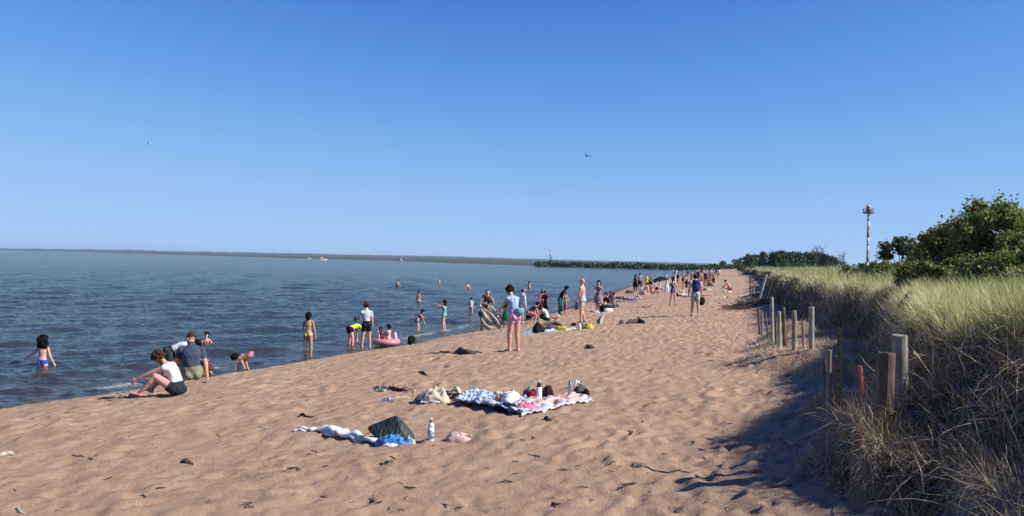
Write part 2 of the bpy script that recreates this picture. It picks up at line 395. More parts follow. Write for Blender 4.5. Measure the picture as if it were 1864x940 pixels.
# ================================================================== far shore, hills
fs = [(1330, 494.5), (1290, 494.0), (1250, 492.6), (1100, 489), (1000, 486), (960, 483.6), (700, 474.8), (550, 471.0), (400, 466.4), (200, 460.5), (0, 455.4), (-200, 450.6)]
pts = [at_z(u, v) for u, v in fs]
V = []; n = 160
cum = np.concatenate([[0], np.cumsum([max((pts[i + 1] - pts[i]).length, .1) for i in range(len(pts) - 1)])])
q = np.linspace(0, len(pts) - 1, n); px = np.interp(q, range(len(pts)), [p.x for p in pts]); py = np.interp(q, range(len(pts)), [p.y for p in pts])
rows = []
for dback, z in ((-.01, -.4), (0.0, .05), (.012, .7), (.05, 1.2), (.3, 2.0), (1.5, 3.0), (20, 4)):
    rr = 1 + dback; rows.append(np.stack([px * rr, py * rr, np.full(n, z)], -1))
G = np.stack(rows)
t = NT('far_land'); co = t.coords()
link('far_shore', fast_mesh('far_shore', G.reshape(-1, 3), grid_faces(len(rows), n), 4), t.bsdf(t.mix(t.noise(co, .02, 4), (.06, .07, .05), (.04, .055, .03)), .95))['kind'] = 'structure'
# wooded ridges
def ridge(name, cols, Yd, depth, colr, seed, label):
    us = np.linspace(cols[0][0], cols[-1][0], 260); vt = np.interp(us, [c[0] for c in cols], [c[1] for c in cols])
    rows = []
    for f_, yy in ((0, 0), (.55, .02), (.85, .08), (1, .2), (.9, .6), (.2, 1)):
        L = []
        for i, (u, v) in enumerate(zip(us, vt)):
            p = at_y(u, v, Yd); x = p.x * (1 + yy * depth); y = p.y * (1 + yy * depth)
            z = -1 + (p.z + 1) * f_ * (1 + yy * depth) + (float(fbm(np.array([u * .11 + f_]), np.array([f_ * 3.]), seed, 4)[0]) * Yd * .0007 if 0 < f_ else 0)
            L.append((x, y, z))
        rows.append(L)
    G = np.array(rows); t = NT(name); nn = t.noise(t.coords(sc=(1, 1, 2)), 14.0 / Yd * 4, 5, .7)
    o = link(name, fast_mesh(name, G.reshape(-1, 3), grid_faces(len(rows), len(us)), 4), t.bsdf(t.mix(t.ramp(nn, [(.35, 0.), (.65, 1.)]), colr, tuple(c * 2 for c in colr)), .95))
    tag(o, label, None, None, 'structure')
ridge('hills', [(-300, 448), (0, 452.3), (200, 455.0), (240, 454.8), (300, 457.6), (450, 459.8), (700, 465.0), (800, 466.6), (1000, 472.5), (1150, 476.0), (1400, 483)], 6000, .3, (.02, .036, .03), 401, 'low hazy wooded hills across the lake')
ridge('nearer_hills', [(380, 468), (460, 464.5), (600, 467.2), (700, 469.4), (820, 471.2), (960, 474.8), (1100, 477.2), (1330, 484)], 2300, .3, (.018, .034, .02), 411, 'low green wooded shore behind the far beach')

# clumps of leaves as many small faces
def leaf_cloud(cent, size, rg, elong=1.6):
    n = len(cent); a = rg.normal(size=(n, 3)); a /= np.linalg.norm(a, axis=1)[:, None]
    b = np.cross(a, rg.normal(size=(n, 3))); b /= np.linalg.norm(b, axis=1)[:, None] + 1e-9; c = np.cross(a, b)
    s = (size * rg.uniform(.6, 1.3, n))[:, None]
    V = np.stack([cent - a * s * elong * .5, cent + b * s * .5 + c * s * .12, cent + a * s * elong * .5, cent - b * s * .5 + c * s * .12], 1).reshape(-1, 3)
    return V, np.arange(n * 4).reshape(n, 4)
def foliage_mat(name, c1, c2, trans=.25, scale=1.2):
    t = NT(name); tn = t.attr('tint'); col = t.mix(tn, c1, c2); col = t.mix(t.ramp(t.noise(t.coords(), scale, 3), [(.35, 0.), (.7, .6)]), col, tuple(x * 1.25 for x in c2))
    b = t.bsdf(col, .55, Specular_IOR_Level=.35)
    tl = t.n('ShaderNodeBsdfTranslucent'); t.l(t.col, tl.inputs['Color']); mx = t.n('ShaderNodeMixShader'); mx.inputs[0].default_value = trans
    t.l(t.b.outputs[0], mx.inputs[1]); t.l(tl.outputs[0], mx.inputs[2]); t.l(mx.outputs[0], t.o.inputs['Surface']); return t.m
M_far = foliage_mat('far_leaves', (.035, .07, .024), (.07, .12, .035), .1, .02)
# far wood across the bay: one mass
rg = np.random.default_rng(5); C = []; Sz = []
for i in range(620):
    u = rg.uniform(975, 1335); k = np.interp(u, [975, 1000, 1100, 1335], [486, 486, 489, 494.8]); p = at_z(u, k)
    b = rg.uniform(1.004, 1.10); hh = .85 * (3.6 + 2.6 * vnoise(np.array([u * .06]), np.array([2.]), 7)[0] + rg.uniform(-1, 1.4)) * .62; r = rg.uniform(1.3, 2.6)
    m_ = 34; q = rg.normal(size=(m_, 3)); q /= np.linalg.norm(q, axis=1)[:, None]; q *= rg.uniform(.5, 1, (m_, 1))
    C.append(np.array([p.x * b, p.y * b, .6 + hh * .5]) + q * np.array([r, r, hh * .55])); Sz.append(np.full(m_, 1.5))
C = np.concatenate(C); Sz = np.concatenate(Sz); V, Fc = leaf_cloud(C, Sz, rg, 1.2)
me = fast_mesh('far_forest', V, Fc, 4, {'tint': np.repeat(rg.uniform(0, 1, len(C)), 4)})
tag(link('far_forest', me, M_far, smooth=False), 'dark green belt of woods along the far side of the bay', None, None, 'stuff')

# ---- grove behind the beach end: individual trees
M_bark = wood_mat('bark', (.10, .08, .06), (.2, .17, .14), .5)
M_gr = [foliage_mat('grove_leaves_%d' % i, *c, .15, .3) for i, c in enumerate([((.018, .035, .012), (.035, .062, .02)), ((.024, .045, .014), (.05, .085, .024)), ((.04, .07, .02), (.075, .12, .03))])]
def grove_proto(kind, seed):
    rg = np.random.default_rng(seed); H = 9.; C = []
    nb = 26 if kind == 0 else 20
    for i in range(nb):
        f = rg.uniform(.22, 1) if kind < 2 else rg.uniform(.05, 1)
        rr = (1 - f) * 2.6 + .5 if kind == 0 else 3.0 * math.sqrt(max(0, 1 - ((f - .55) / .5) ** 2)) + .4
        a = rg.uniform(0, 6.28); c = np.array([math.cos(a) * rr * rg.uniform(.3, .9), math.sin(a) * rr * rg.uniform(.3, .9), f * H * .95])
        m_ = 26; q = rg.normal(size=(m_, 3)) * np.array([.75, .75, .5 if kind else .35]); C.append(c + q)
    C = np.concatenate(C); V, Fc = leaf_cloud(C, np.full(len(C), .62), rg, 1.4)
    crown = fast_mesh('crown', V, Fc, 4, {'tint': np.repeat(rg.uniform(0, 1, len(C)), 4)})
    mb = MB(); mb.tube([(0, 0, -.6), (.1, 0, H * .4), (0, .1, H * .9)], [.2, .14, .04], 6)
    return crown, mb.mesh('trunk')
protos = []
for i in range(6): protos.append((i % 3,) + grove_proto(i % 3, 50 + i))
for k, c, tr_ in protos: c.materials.append(M_gr[k]); tr_.materials.append(M_bark)
TL = [('pine_tree', 'dark pine in the grove beyond the end of the beach', 'tree'), ('leafy_tree', 'dark broadleaf tree in the grove beyond the end of the beach', 'tree'), ('bushy_tree', 'lighter green low bush at the foot of the grove', 'bush')]
def put(proto, x, y, z, s, rz, parent_cls=TL):
    k, c, tr_ = proto; nm, lb, ct = parent_cls[k]
    e = empty(nm, (x, y, z), rz); e.scale = (s, s, s * rnd.uniform(.9, 1.1)); tag(e, lb, ct, 'trees of the grove beyond the beach')
    a = bpy.data.objects.new('trunk', tr_); a.parent = e; COL.objects.link(a)
    b = bpy.data.objects.new('crown', c); b.parent = e; COL.objects.link(b)
topu = [1308, 1330, 1352, 1358, 1380, 1420, 1480, 1510, 1535]; topv = [481, 473, 468, 462, 460, 456, 456, 463, 476]
for i in range(64):
    u = rnd.uniform(1313, 1532); D = rnd.uniform(300, 400) if u < 1400 else rnd.uniform(230, 380)
    tv = float(np.interp(u, topu, topv)) + rnd.uniform(0, 4); p = at_y(u, tv, D)
    H = max(3, p.z - 2.6)
    put(protos[rnd.choice([0, 1, 1, 3, 4, 4])], p.x, p.y, 2.5, H / 9.2, rnd.uniform(0, 6))
for i in range(26):
    u = rnd.uniform(1345, 1560); D = rnd.uniform(150, 215); p = at_y(u, 480 + rnd.uniform(-3, 3), D)
    put(protos[rnd.choice([2, 5])], p.x, p.y, 2.4, max(.12, (p.z - 2.4) / 9.5), rnd.uniform(0, 6))
# bare trees poking over the grove
M_bare = wood_mat('bare_wood', (.22, .19, .17), (.34, .3, .27), .5)
for u, tv, D in ((1486, 447, 250), (1497, 449, 255), (1534, 457, 190)):
    p = at_y(u, tv, D); H = p.z - 2.5; mb = MB(); rr = random.Random(int(u))
    mb.tube([(0, 0, -.5), (.2, 0, H * .5), (.1, 0, H)], [.14, .1, .03], 5)
    for j in range(26):
        z0 = H * rr.uniform(.35, .9); a = rr.uniform(0, 6.28); L = H * .28 * rr.uniform(.5, 1)
        mb.tube([(.1, 0, z0), (math.cos(a) * L * .5, math.sin(a) * L * .5, z0 + L * .5), (math.cos(a) * L * .8, math.sin(a) * L * .8, z0 + L * 1.0)], [.06, .045, .02], 4)
    o = mb.obj('bare_tree', M_bare, None, (p.x, p.y, 2.5)); tag(o, {1486: 'grey leafless tree, the left one of the pair above the grove', 1497: 'grey leafless tree, the right one of the pair above the grove', 1534: 'grey leafless tree at the right end of the grove'}[int(u)], 'tree')

# ================================================================== haze
HZ = NT('haze_air'); pv = HZ.n('ShaderNodeVolumePrincipled'); pv.inputs['Color'].default_value = (.62, .8, 1, 1); pv.inputs['Density'].default_value = 6e-5; pv.inputs['Anisotropy'].default_value = .2
ho = HZ.n('ShaderNodeOutputMaterial'); HZ.l(pv.outputs[0], ho.inputs['Volume'])
hb = MB().box((0, 4500, 19), (26000, 12000, 66)); tag(hb.obj('haze', HZ.m, smooth=False), 'thin summer haze over the lake', None, None, 'stuff')
# ================================================================== dune grass
def blades(root, h, th, kap, az, wd_, tint, nseg=4):
    n = len(root); P = [root]; p = root.copy(); W = []
    for i in range(nseg):
        a = th + kap * ((i + .5) / nseg)
        p = p + (h / nseg)[:, None] * np.stack([np.sin(a) * np.cos(az), np.sin(a) * np.sin(az), np.cos(a)], -1); P.append(p)
    fa = az + np.pi / 2 + rng.normal(0, .7, n); side = np.stack([np.cos(fa), np.sin(fa), np.zeros(n)], -1) * wd_[:, None] * .5
    V = []
    for i in range(nseg + 1):
        t = i / nseg; k = (1 - t ** 1.6) * (.55 + .45 * min(1, t * 4)) + .06
        V += [P[i] - side * k, P[i] + side * k]
    V = np.stack(V, 1)
    b = np.arange(n)[:, None] * (2 * (nseg + 1)); f = np.concatenate([b + np.array([[2 * i, 2 * i + 1, 2 * i + 3, 2 * i + 2]]) for i in range(nseg)], 0)
    return V.reshape(-1, 3), f, np.repeat(tint, 2 * (nseg + 1)), np.tile(np.repeat(np.linspace(0, 1, nseg + 1), 2), n)
def samp(n, y0, y1, w0, w1, pw=1.0):
    y = np.exp(rng.uniform(math.log(y0), math.log(y1), n)); w_ = w0 + (w1 - w0) * rng.uniform(0, 1, n) ** pw; return y, w_
PR = []
def grass_patch(n, y0, y1, wmax, hmul=1.0):
    nt_ = n // 14; y, w_ = samp(nt_, y0, y1, .72, wmax, 1.35); w_ = w_ + .85 * (1 - sstep(6, 8.2, y)); x = duneX(y) + w_
    keep = (x < (.70 * y + 1.5)) & (vnoise(x * 1.1, y * 1.1, 500) > .18); x = x[keep]; y = y[keep]
    rep = 14; sp = .06 + .0045 * y; x = np.repeat(x, rep) + rng.normal(0, 1, len(x) * rep) * np.repeat(sp, rep); y = np.repeat(y, rep) + rng.normal(0, 1, len(y) * rep) * np.repeat(sp, rep)
    ww = x - duneX(y); z = ground(x, y) - .02
    n = len(x); h = rng.uniform(.30, .76, n) * hmul * np.repeat(rng.uniform(.7, 1.2, n // rep), rep) * (.72 + .5 * vnoise(x * .45, y * .45, 510)) * (.62 + .38 * sstep(.8, 2.8, ww))
    th = np.abs(rng.normal(0, .22, n)) + .04; kap = rng.uniform(.15, 1.15, n); az = np.repeat(rng.normal(.2, 1.5, n // rep), rep) + rng.normal(0, .8, n); th = th + np.repeat(np.abs(rng.normal(0, .16, n // rep)), rep)
    wid = np.maximum(rng.uniform(.0045, .0105, n), y * .00062)
    tint = np.clip(.26 + .55 * (vnoise(x * .55, y * .55, 520) - .5) + rng.normal(0, .15, n) + np.repeat(rng.normal(0, .14, n // rep), rep) + .35 * (1 - sstep(.6, 2.0, ww)), 0, 1)
    return blades(np.stack([x, y, z], -1), h, th, kap, az, wid, tint)
def join(parts):
    V = []; Fc = []; T = []; L = []; b = 0
    for v, f, t_, l_ in parts: V.append(v); Fc.append(f + b); T.append(t_); L.append(l_); b += len(v)
    return np.concatenate(V), np.concatenate(Fc), np.concatenate(T), np.concatenate(L)
V, Fc, T, L = join([grass_patch(80000, 3.6, 10, 5), grass_patch(80000, 9, 20, 9), grass_patch(56000, 19, 45, 22), grass_patch(44000, 44, 140, 60), grass_patch(16000, 130, 330, 90, 1.2)])
def grass_mat(name, stops, tr=.3):
    t = NT(name); col = t.ramp(t.attr('tint'), stops); col = t.mix(t.math('MULTIPLY', t.attr('len'), .35), col, (.66, .60, .30))
    b = t.bsdf(col, .5, Specular_IOR_Level=.3); tl = t.n('ShaderNodeBsdfTranslucent'); t.l(t.col, tl.inputs['Color']); mx = t.n('ShaderNodeMixShader'); mx.inputs[0].default_value = tr
    t.l(t.b.outputs[0], mx.inputs[1]); t.l(tl.outputs[0], mx.inputs[2]); t.l(mx.outputs[0], t.o.inputs['Surface']); return t.m
GM = grass_mat('marram', [(.0, (.14, .22, .04)), (.3, (.38, .46, .10)), (.6, (.80, .75, .32)), (1., (1, .9, .58))])
tag(link('dune_grass', fast_mesh('dune_grass', V, Fc, 4, {'tint': T, 'len': L}), GM, smooth=False), 'tall green and straw coloured dune grass on top of the bank', None, None, 'stuff')

# dry thatch and roots hanging over the scarp
def thatch(n, y0, y1, w0, w1, hlo, hhi, thm, ths, wid0, seed=0, spread=None):
    y, w_ = samp(n, y0, y1, w0, w1); x = duneX(y) + w_
    keep = x < .72 * y + 1.5; x = x[keep]; y = y[keep]; n = len(x)
    z = ground(x, y) + rng.uniform(-.02, .04, n)
    cl = vnoise(x * 1.5, y * 1.5, 540); keep = rng.uniform(0, 1, n) < np.clip((cl - .25) * 2.2, .45 * (y < 9) + .12, 1); x = x[keep]; y = y[keep]; z = z[keep]; n = len(x)
    h = rng.uniform(hlo, hhi, n); th = np.clip(rng.normal(thm, ths, n), .1, 2.9); kap = rng.normal(.5, .8, n)
    az = rng.normal(math.pi + .5, 1.1, n); wid = np.maximum(rng.uniform(.5, 1.3, n) * wid0, y * .00055)
    tint = np.clip(.5 + rng.normal(0, .22, n), 0, 1)
    return blades(np.stack([x, y, z], -1), h, th, kap, az, wid, tint, 5)
parts = [thatch(26000, 3.3, 8, -.15, .5, .06, .28, 1.6, .6, .0055), thatch(60000, 3.3, 9, .1, 2.1, .10, .34, 1.85, .6, .0055), thatch(9000, 3.3, 9, .5, 1.9, .22, .5, 1.5, .5, .011), thatch(9000, 3.3, 9, .1, 1.6, .12, .32, 1.7, .5, .012), thatch(30000, 9, 22, .0, 1.35, .15, .5, 1.3, .5, .007), thatch(8000, 20, 60, .05, 1.3, .2, .5, 1.3, .5, .01),
         thatch(900, 3.3, 9, .1, 1.3, .3, .6, 1.8, .5, .012), thatch(5000, 4, 16, .75, 2.0, .2, .5, .9, .5, .006), thatch(2500, 55, 200, .1, 1.6, .3, .7, 1.2, .5, .02)]
# tufts on the small slumped ledges
for bx, by, br, bh in BUMPS:
    n = int(2600 * (1.6 if br > .8 else .5 if by < 8 else 1)); a = rng.uniform(0, 6.28, n); r = br * 1.15 * np.sqrt(rng.uniform(0, 1, n)); x = bx + r * np.cos(a); y = by + r * np.sin(a)
    parts.append(blades(np.stack([x, y, ground(x, y)], -1), rng.uniform(.05, .2, n), np.clip(rng.normal(1.0, .5, n), .1, 2.6), rng.normal(.6, .8, n), a + rng.normal(0, .6, n), np.maximum(rng.uniform(.004, .008, n), by * .0005), np.clip(.6 + rng.normal(0, .2, n), 0, 1), 5))
V, Fc, T, L = join(parts)
DM = grass_mat('thatch', [(.0, (.08, .055, .032)), (.35, (.30, .215, .12)), (.65, (.70, .55, .33)), (1., (1, .86, .6))], .1)
tag(link('dry_thatch', fast_mesh('dry_thatch', V, Fc, 4, {'tint': T, 'len': L * 0}), DM, smooth=False), 'tangled dry straw and roots hanging over the eroded bank', None, None, 'stuff')
# thicker bare stems and roots sticking out of the bank (one tangle nobody could count)
mb = MB()
for i in range(380):
    y = math.exp(rnd.uniform(math.log(3.6), math.log(12))); wv = rnd.uniform(.1, 1.2); x = float(duneX(y)) + wv
    if x > .7 * y + 1: continue
    z = gz(x, y); a = rnd.gauss(math.pi + .3, .9); L_ = rnd.uniform(.25, .7); d = Vector((math.cos(a), math.sin(a), rnd.uniform(-.3, .6))).normalized()
    p = Vector((x, y, z)); pts_ = [p - d * .05]
    for k in range(6): d = (d + Vector((rnd.gauss(0, .18), rnd.gauss(0, .18), -.16))).normalized(); p = p + d * L_ / 6; pts_.append(p)
    r_ = rnd.uniform(.002, .0075); mb.tube(pts_, [r_ * (1 - .12 * k) for k in range(7)], 4)
tag(mb.obj('bank_roots', wood_mat('root_wood', (.3, .24, .17), (.7, .6, .45))), 'bare roots and dead stems poking out of the eroded bank', None, None, 'stuff')

# ================================================================== shrubs and trees on the dune
LM = [foliage_mat('tree_leaves', (.08, .12, .024), (.26, .31, .075), .28, 1.2), foliage_mat('grey_leaves', (.055, .09, .04), (.12, .16, .07), .25, 1.2), foliage_mat('shrub_leaves', (.085, .125, .03), (.23, .28, .07), .3, 1.5)]
WB = wood_mat('shrub_bark', (.09, .07, .05), (.2, .16, .12))
def bush(name, label, cat, u, vb, vt, dist, width, nl, mat, leaf, seed, lobes=16, dens=1, group=None, lean=.15, base=None, bumps=None):
    rg = np.random.default_rng(seed); rr = random.Random(seed); lobes = int(lobes * 1.05); nl = int(nl * 1.75); leaf *= .85
    p = at_y(u, vb, dist); top = at_y(u, vt, dist).z; zb = gz(p.x, p.y) if base is None else base; H = (top - zb) * .86
    e = empty(name, (p.x, p.y, zb)); tag(e, label, cat, group)
    mb = MB(); C = []
    for i in range(lobes):
        f = rr.uniform(.18, 1) ** .8; a = rr.uniform(0, 6.28); prof = math.sin(math.pi * min(1, .25 + .75 * (1 - f)) ** .8) if False else math.sqrt(max(.02, 1 - ((f - .42) / .62) ** 2))
        r = width * .5 * prof * rr.uniform(.35, 1.12)
        if i % 5 == 0: f = rr.uniform(.8, 1.08); r *= .45
        c = Vector((math.cos(a) * r + lean * f * H * .4, math.sin(a) * r * .8, f * H * .93))
        mid = Vector((c.x * .35, c.y * .35, c.z * .5)); mb.tube([(rr.uniform(-.1, .1) * width * .3, 0, -.15), mid + Vector((rr.uniform(-.1, .1), 0, 0)), c], [.035 * H / 2.5, .022 * H / 2.5, .006], 5)
        ns = 7
        for k in range(ns):   # sprays: short twigs lined with leaves
            d = Vector((rr.gauss(0, 1), rr.gauss(0, 1), rr.gauss(.5, .6))).normalized(); Ls = width * rr.uniform(.09, .2)
            mb.tube([c - d * Ls * .3, c + d * Ls], [.006, .003], 3)
            m_ = nl // (lobes * ns); tt = rg.uniform(-.5, 1.15, m_)[:, None]
            C.append(np.array(c)[None] + np.array(d)[None] * tt * Ls + rg.normal(size=(m_, 3)) * Ls * .24)
    C = np.concatenate(C); V, Fc = leaf_cloud(C, np.full(len(C), leaf), rg, 1.5)
    link('crown', fast_mesh('crown', V, Fc, 4, {'tint': np.repeat(np.clip(rg.normal(.45, .3, len(C)), 0, 1), 4)}), mat, e, smooth=False)
    mb.obj('branches' if cat == 'shrub' else 'trunk', WB, e)
    return e
bush('broadleaf_tree', 'tallest leafy green tree behind the dune grass at the right', 'tree', 1800, 500, 360, 21, 2.3, 12000, LM[0], .085, 1, 26)
bush('broadleaf_tree', 'rounded leafy tree joined to the left side of the tallest tree', 'tree', 1722, 500, 400, 22, 2.0, 8500, LM[0], .085, 2, 20)
bush('broadleaf_tree', 'leafy tree cut by the right edge of the picture', 'tree', 1862, 500, 412, 20, 1.7, 7000, LM[0], .085, 3, 18)
bush('broadleaf_tree', 'small grey green leaning tree standing alone left of the big trees', 'tree', 1642, 500, 418, 27, 1.5, 5500, LM[1], .085, 4, 16, lean=-.2)
bush('broadleaf_tree', 'low grey green tree between the leaning tree and the big trees', 'tree', 1678, 500, 428, 28, 1.2, 4000, LM[1], .085, 6, 14)
shr = [(1600, 474, 24, 1.6), (1655, 478, 17, 1.3), (1690, 474, 16, 1.5), (1725, 468, 16, 1.5), (1765, 466, 15, 1.6), (1800, 470, 14, 1.6), (1845, 460, 14, 1.8), (1540, 481, 34, 1.2), (1565, 479, 32, 1.3), (1625, 474, 26, 1.4)]
SL = ['low leafy shrub in front of the leaning grey tree', 'small shrub with bright leaves right of the leaning tree foot', 'low shrub under the gap left of the big trees', 'leafy shrub below the rounded tree', 'leafy shrub below the left flank of the tallest tree', 'leafy shrub right under the tallest tree', 'shrub in the grass at the right edge of the picture', 'low shrub on the dune left of the tower foot', 'low shrub at the foot of the tall tower', 'low shrub behind the leaning grey tree']
for i, ((u, vt, d_, wv), lb) in enumerate(zip(shr, SL)):
    bush('low_shrub', lb, 'shrub', u, 500, vt, d_, wv * .62, 1900, LM[2] if i % 3 else LM[0], .055, 100 + i, 9, 'low shrubs on the dune')

# ================================================================== posts and stakes of the old fence
W_grey = wood_mat('weathered_post', (.28, .24, .19), (.50, .44, .36)); W_dark = wood_mat('dark_post', (.12, .09, .065), (.27, .21, .15))
W_pale = wood_mat('pale_post', (.42, .37, .30), (.60, .54, .45)); W_red = wood_mat('red_stake_paint', (.50, .10, .06), (.66, .26, .18)); W_rust = wood_mat('rusty', (.14, .06, .04), (.28, .13, .09)); M_blk = cloth_mat((.02, .018, .018), 'paint')
def post(label, ut, vt, ub, vb, Yd, r, mat, kind='round', name='wooden_post', yb=None, cat='post', n=14):
    t_ = at_y(ut, vt, Yd); b_ = at_y(ub, vb, yb or Yd); g = gz(b_.x, b_.y); b_ = b_ + (b_ - t_).normalized() * .25
    L_ = t_ - b_; mb = MB(); q = Vector((0, 0, 0)); rr = random.Random(int(ut * 7 + vt))
    if kind == 'round':
        rings = []; a_ = L_.normalized(); x = a_.cross(Vector((0, 1, 0))).normalized(); y = a_.cross(x); jag = [rr.uniform(.94, 1.05) for _ in range(n)]; tj = [rr.uniform(-.012, .006) for _ in range(n)]
        for f in (0, .25, .5, .75, .9, .985, 1):
            rings.append([b_ - b_ + L_ * f + (x * math.cos(2 * math.pi * i / n) + y * math.sin(2 * math.pi * i / n)) * r * jag[i] * (.93 if f == 1 else 1 + .02 * math.sin(9 * f + i)) + (a_ * tj[i] if f > .95 else Vector((0, 0, 0))) for i in range(n)])
        mb.rings(rings)
    elif kind == 'flat':
        M = L_.to_track_quat('Z', 'Y').to_matrix(); mb.box(L_ / 2, (r * 2, r * .7, L_.length), M)
    elif kind == 'tee':
        M = L_.to_track_quat('Z', 'Y').to_matrix(); mb.box(L_ / 2, (r * 2, r * .3, L_.length), M); mb.box(L_ / 2 + M @ Vector((0, r * .65, 0)), (r * .3, r * 1.0, L_.length * .999), M)
        for k in range(12): mb.box(L_ * (.05 + .08 * k) + M @ Vector((0, -r * .3, 0)), (r * .5, r * .3, .02), M)
    o = mb.obj(name, mat, None, b_, smooth=False)
    tag(o, label, cat, 'old fence posts and stakes along the bank'); return o
post('thick pale grey post with a split top, tallest of the front pair', 1638, 610, 1640, 762, 6.4, .058, W_grey)
post('thick brown post with a flat cut top left of the pale one', 1614, 642, 1610, 765, 6.2, .062, W_dark)
post('fallen grey board leaning behind the front pair of posts', 1655, 640, 1688, 672, 6.7, .04, W_pale, 'flat', 'leaning_board', 6.9, 'board')
post('short red painted stake left of the front posts', 1566, 667, 1573, 748, 6.75, .026, W_red, 'flat', 'wooden_stake', cat='stake')
post('thin black metal stake in front of the dark hollow', 1527, 598, 1526, 745, 7.0, .028, M_blk, 'tee', 'metal_stake', cat='stake')
post('rusty red board behind the black metal stake', 1524, 650, 1523, 720, 8.0, .045, W_rust, 'flat', 'wooden_stake', cat='stake')
post('grey stake with a frayed top left of the black metal stake', 1509, 636, 1508, 722, 8.3, .03, W_grey, 'round', 'wooden_stake', cat='stake', n=8)
post('round pale post standing nearest the grass in the middle row', 1477, 559, 1477, 622, 14.6, .05, W_pale)
post('round grey post second from the right in the middle row', 1446, 566, 1446, 630, 15.0, .042, W_grey)
post('narrow brown post between the grey posts of the middle row', 1426, 559, 1428, 618, 16.4, .035, W_dark)
post('pale round post third from the right in the middle row', 1418, 567, 1419, 622, 16.2, .037, W_pale)
post('tallest thin pale post of the middle row', 1405, 541, 1406, 604, 17.8, .036, W_pale)
post('short red stake low in the middle row', 1432, 603, 1432, 628, 15.6, .018, W_red, 'flat', 'wooden_stake', cat='stake')
post('thin dark stake, left one of the small pair', 1380, 562, 1382, 592, 21, .028, W_dark, 'round', 'wooden_stake', cat='stake', n=8)
post('thin grey stake, right one of the small pair', 1387, 572, 1387, 594, 20.5, .03, W_grey, 'round', 'wooden_stake', cat='stake', n=8)
post('slanted tall grey stake beside the blue bag', 1395, 499, 1383, 541, 38, .07, W_pale, 'round', 'wooden_stake', cat='stake', n=8)
post('slanted thin brown stake right of the tall slanted one', 1408, 506, 1397, 540, 36, .035, W_dark, 'round', 'wooden_stake', cat='stake', n=8)
post('thin upright stake left of the blue bag', 1365, 503, 1366, 530, 48, .05, W_dark, 'round', 'wooden_stake', cat='stake', n=8)
post('thin upright stake left of the slanted stakes', 1371, 506, 1372, 528, 46, .04, W_grey, 'round', 'wooden_stake', cat='stake', n=8)
post('short thin weathered stake between the tallest pale post and its neighbour', 1411, 575, 1412, 604, 17, .022, W_dark, 'round', 'wooden_stake', cat='stake', n=7)
post('low rotten grey stake between the two right posts of the middle row', 1461, 585, 1462, 622, 15, .025, W_grey, 'round', 'wooden_stake', cat='stake', n=7)
post('leaning thin stake at the left foot of the middle row', 1393, 570, 1397, 604, 18.5, .02, W_dark, 'round', 'wooden_stake', cat='stake', n=7)
post('thin dark stake behind the frayed grey stake', 1500, 652, 1503, 716, 8.6, .018, W_dark, 'round', 'wooden_stake', cat='stake', n=7)
# dry brush pile on the sand before the far stakes
mb = MB(); c = gp(1365, 560)
for i in range(240):
    a = rnd.uniform(0, 6.28); p = Vector((rnd.gauss(0, .6), rnd.gauss(0, .42), 0)); p.z = gz(c.x + p.x, c.y + p.y) - c.z + rnd.uniform(0, .25) * math.exp(-p.x ** 2); d = Vector((math.cos(a), math.sin(a), rnd.uniform(-.05, .7))).normalized(); pp = [p]
    for k in range(4): d = (d + Vector((rnd.gauss(0, .25), rnd.gauss(0, .25), rnd.gauss(-.05, .2)))).normalized(); pp.append(pp[-1] + d * rnd.uniform(.08, .2))
    mb.tube(pp, [.016, .014, .012, .009, .006], 4)
tag(mb.obj("brush_pile", wood_mat('brush_wood', (.11, .08, .06), (.26, .2, .15)), None, c), 'tangled pile of dry brown brush on the sand by the thin stakes', 'brush pile')

# ================================================================== tower
e = at_y(1579, 478, 190); zb = gz(e.x, e.y); top = at_y(1577, 374, 190)
tw = tag(empty('beacon_tower', (e.x, e.y, zb)), 'tall thin white and rust pole tower with a railed platform above the dune', 'tower')
Hh = top.z - zb; M_w = cloth_mat((.75, .74, .72), 'paint'); M_r = cloth_mat((.33, .17, .14), 'paint'); M_g = cloth_mat((.15, .15, .16), 'metal')
segs = 7
for i in range(segs):
    z0 = Hh * .88 * i / segs; MB().lathe([(.27, z0), (.26, z0 + Hh * .88 / segs)], n=12).obj('pole_section', M_w if i not in (1, 4) else M_r, tw)
MB().tube([(.42, -.15, 0), (.42, -.15, Hh * .88)], .03, 5).obj('ladder', M_w, tw)
MB().lathe([(1.2, Hh * .875), (1.3, Hh * .885), (1.3, Hh * .895), (1.2, Hh * .9)], n=14).obj('platform', M_r, tw)
mb = MB()
for k in range(12):
    a = 2 * math.pi * k / 12; mb.tube([(1.22 * math.cos(a), 1.22 * math.sin(a), Hh * .89), (1.22 * math.cos(a), 1.22 * math.sin(a), Hh * .945)], .04, 4)
for zz in (.92, .945): mb.tube([(1.22 * math.cos(2 * math.pi * k / 16), 1.22 * math.sin(2 * math.pi * k / 16), Hh * zz) for k in range(17)], .045, 4)
mb.obj('railing', M_r, tw)
MB().lathe([(.5, Hh * .9), (.5, Hh * .95), (.3, Hh * .955)], n=12).obj('cabinet', M_g, tw)
MB().ell((0, 0, Hh * .975), (.62, .62, .5)).obj('beacon', cloth_mat((.55, .5, .48), 'paint'), tw)

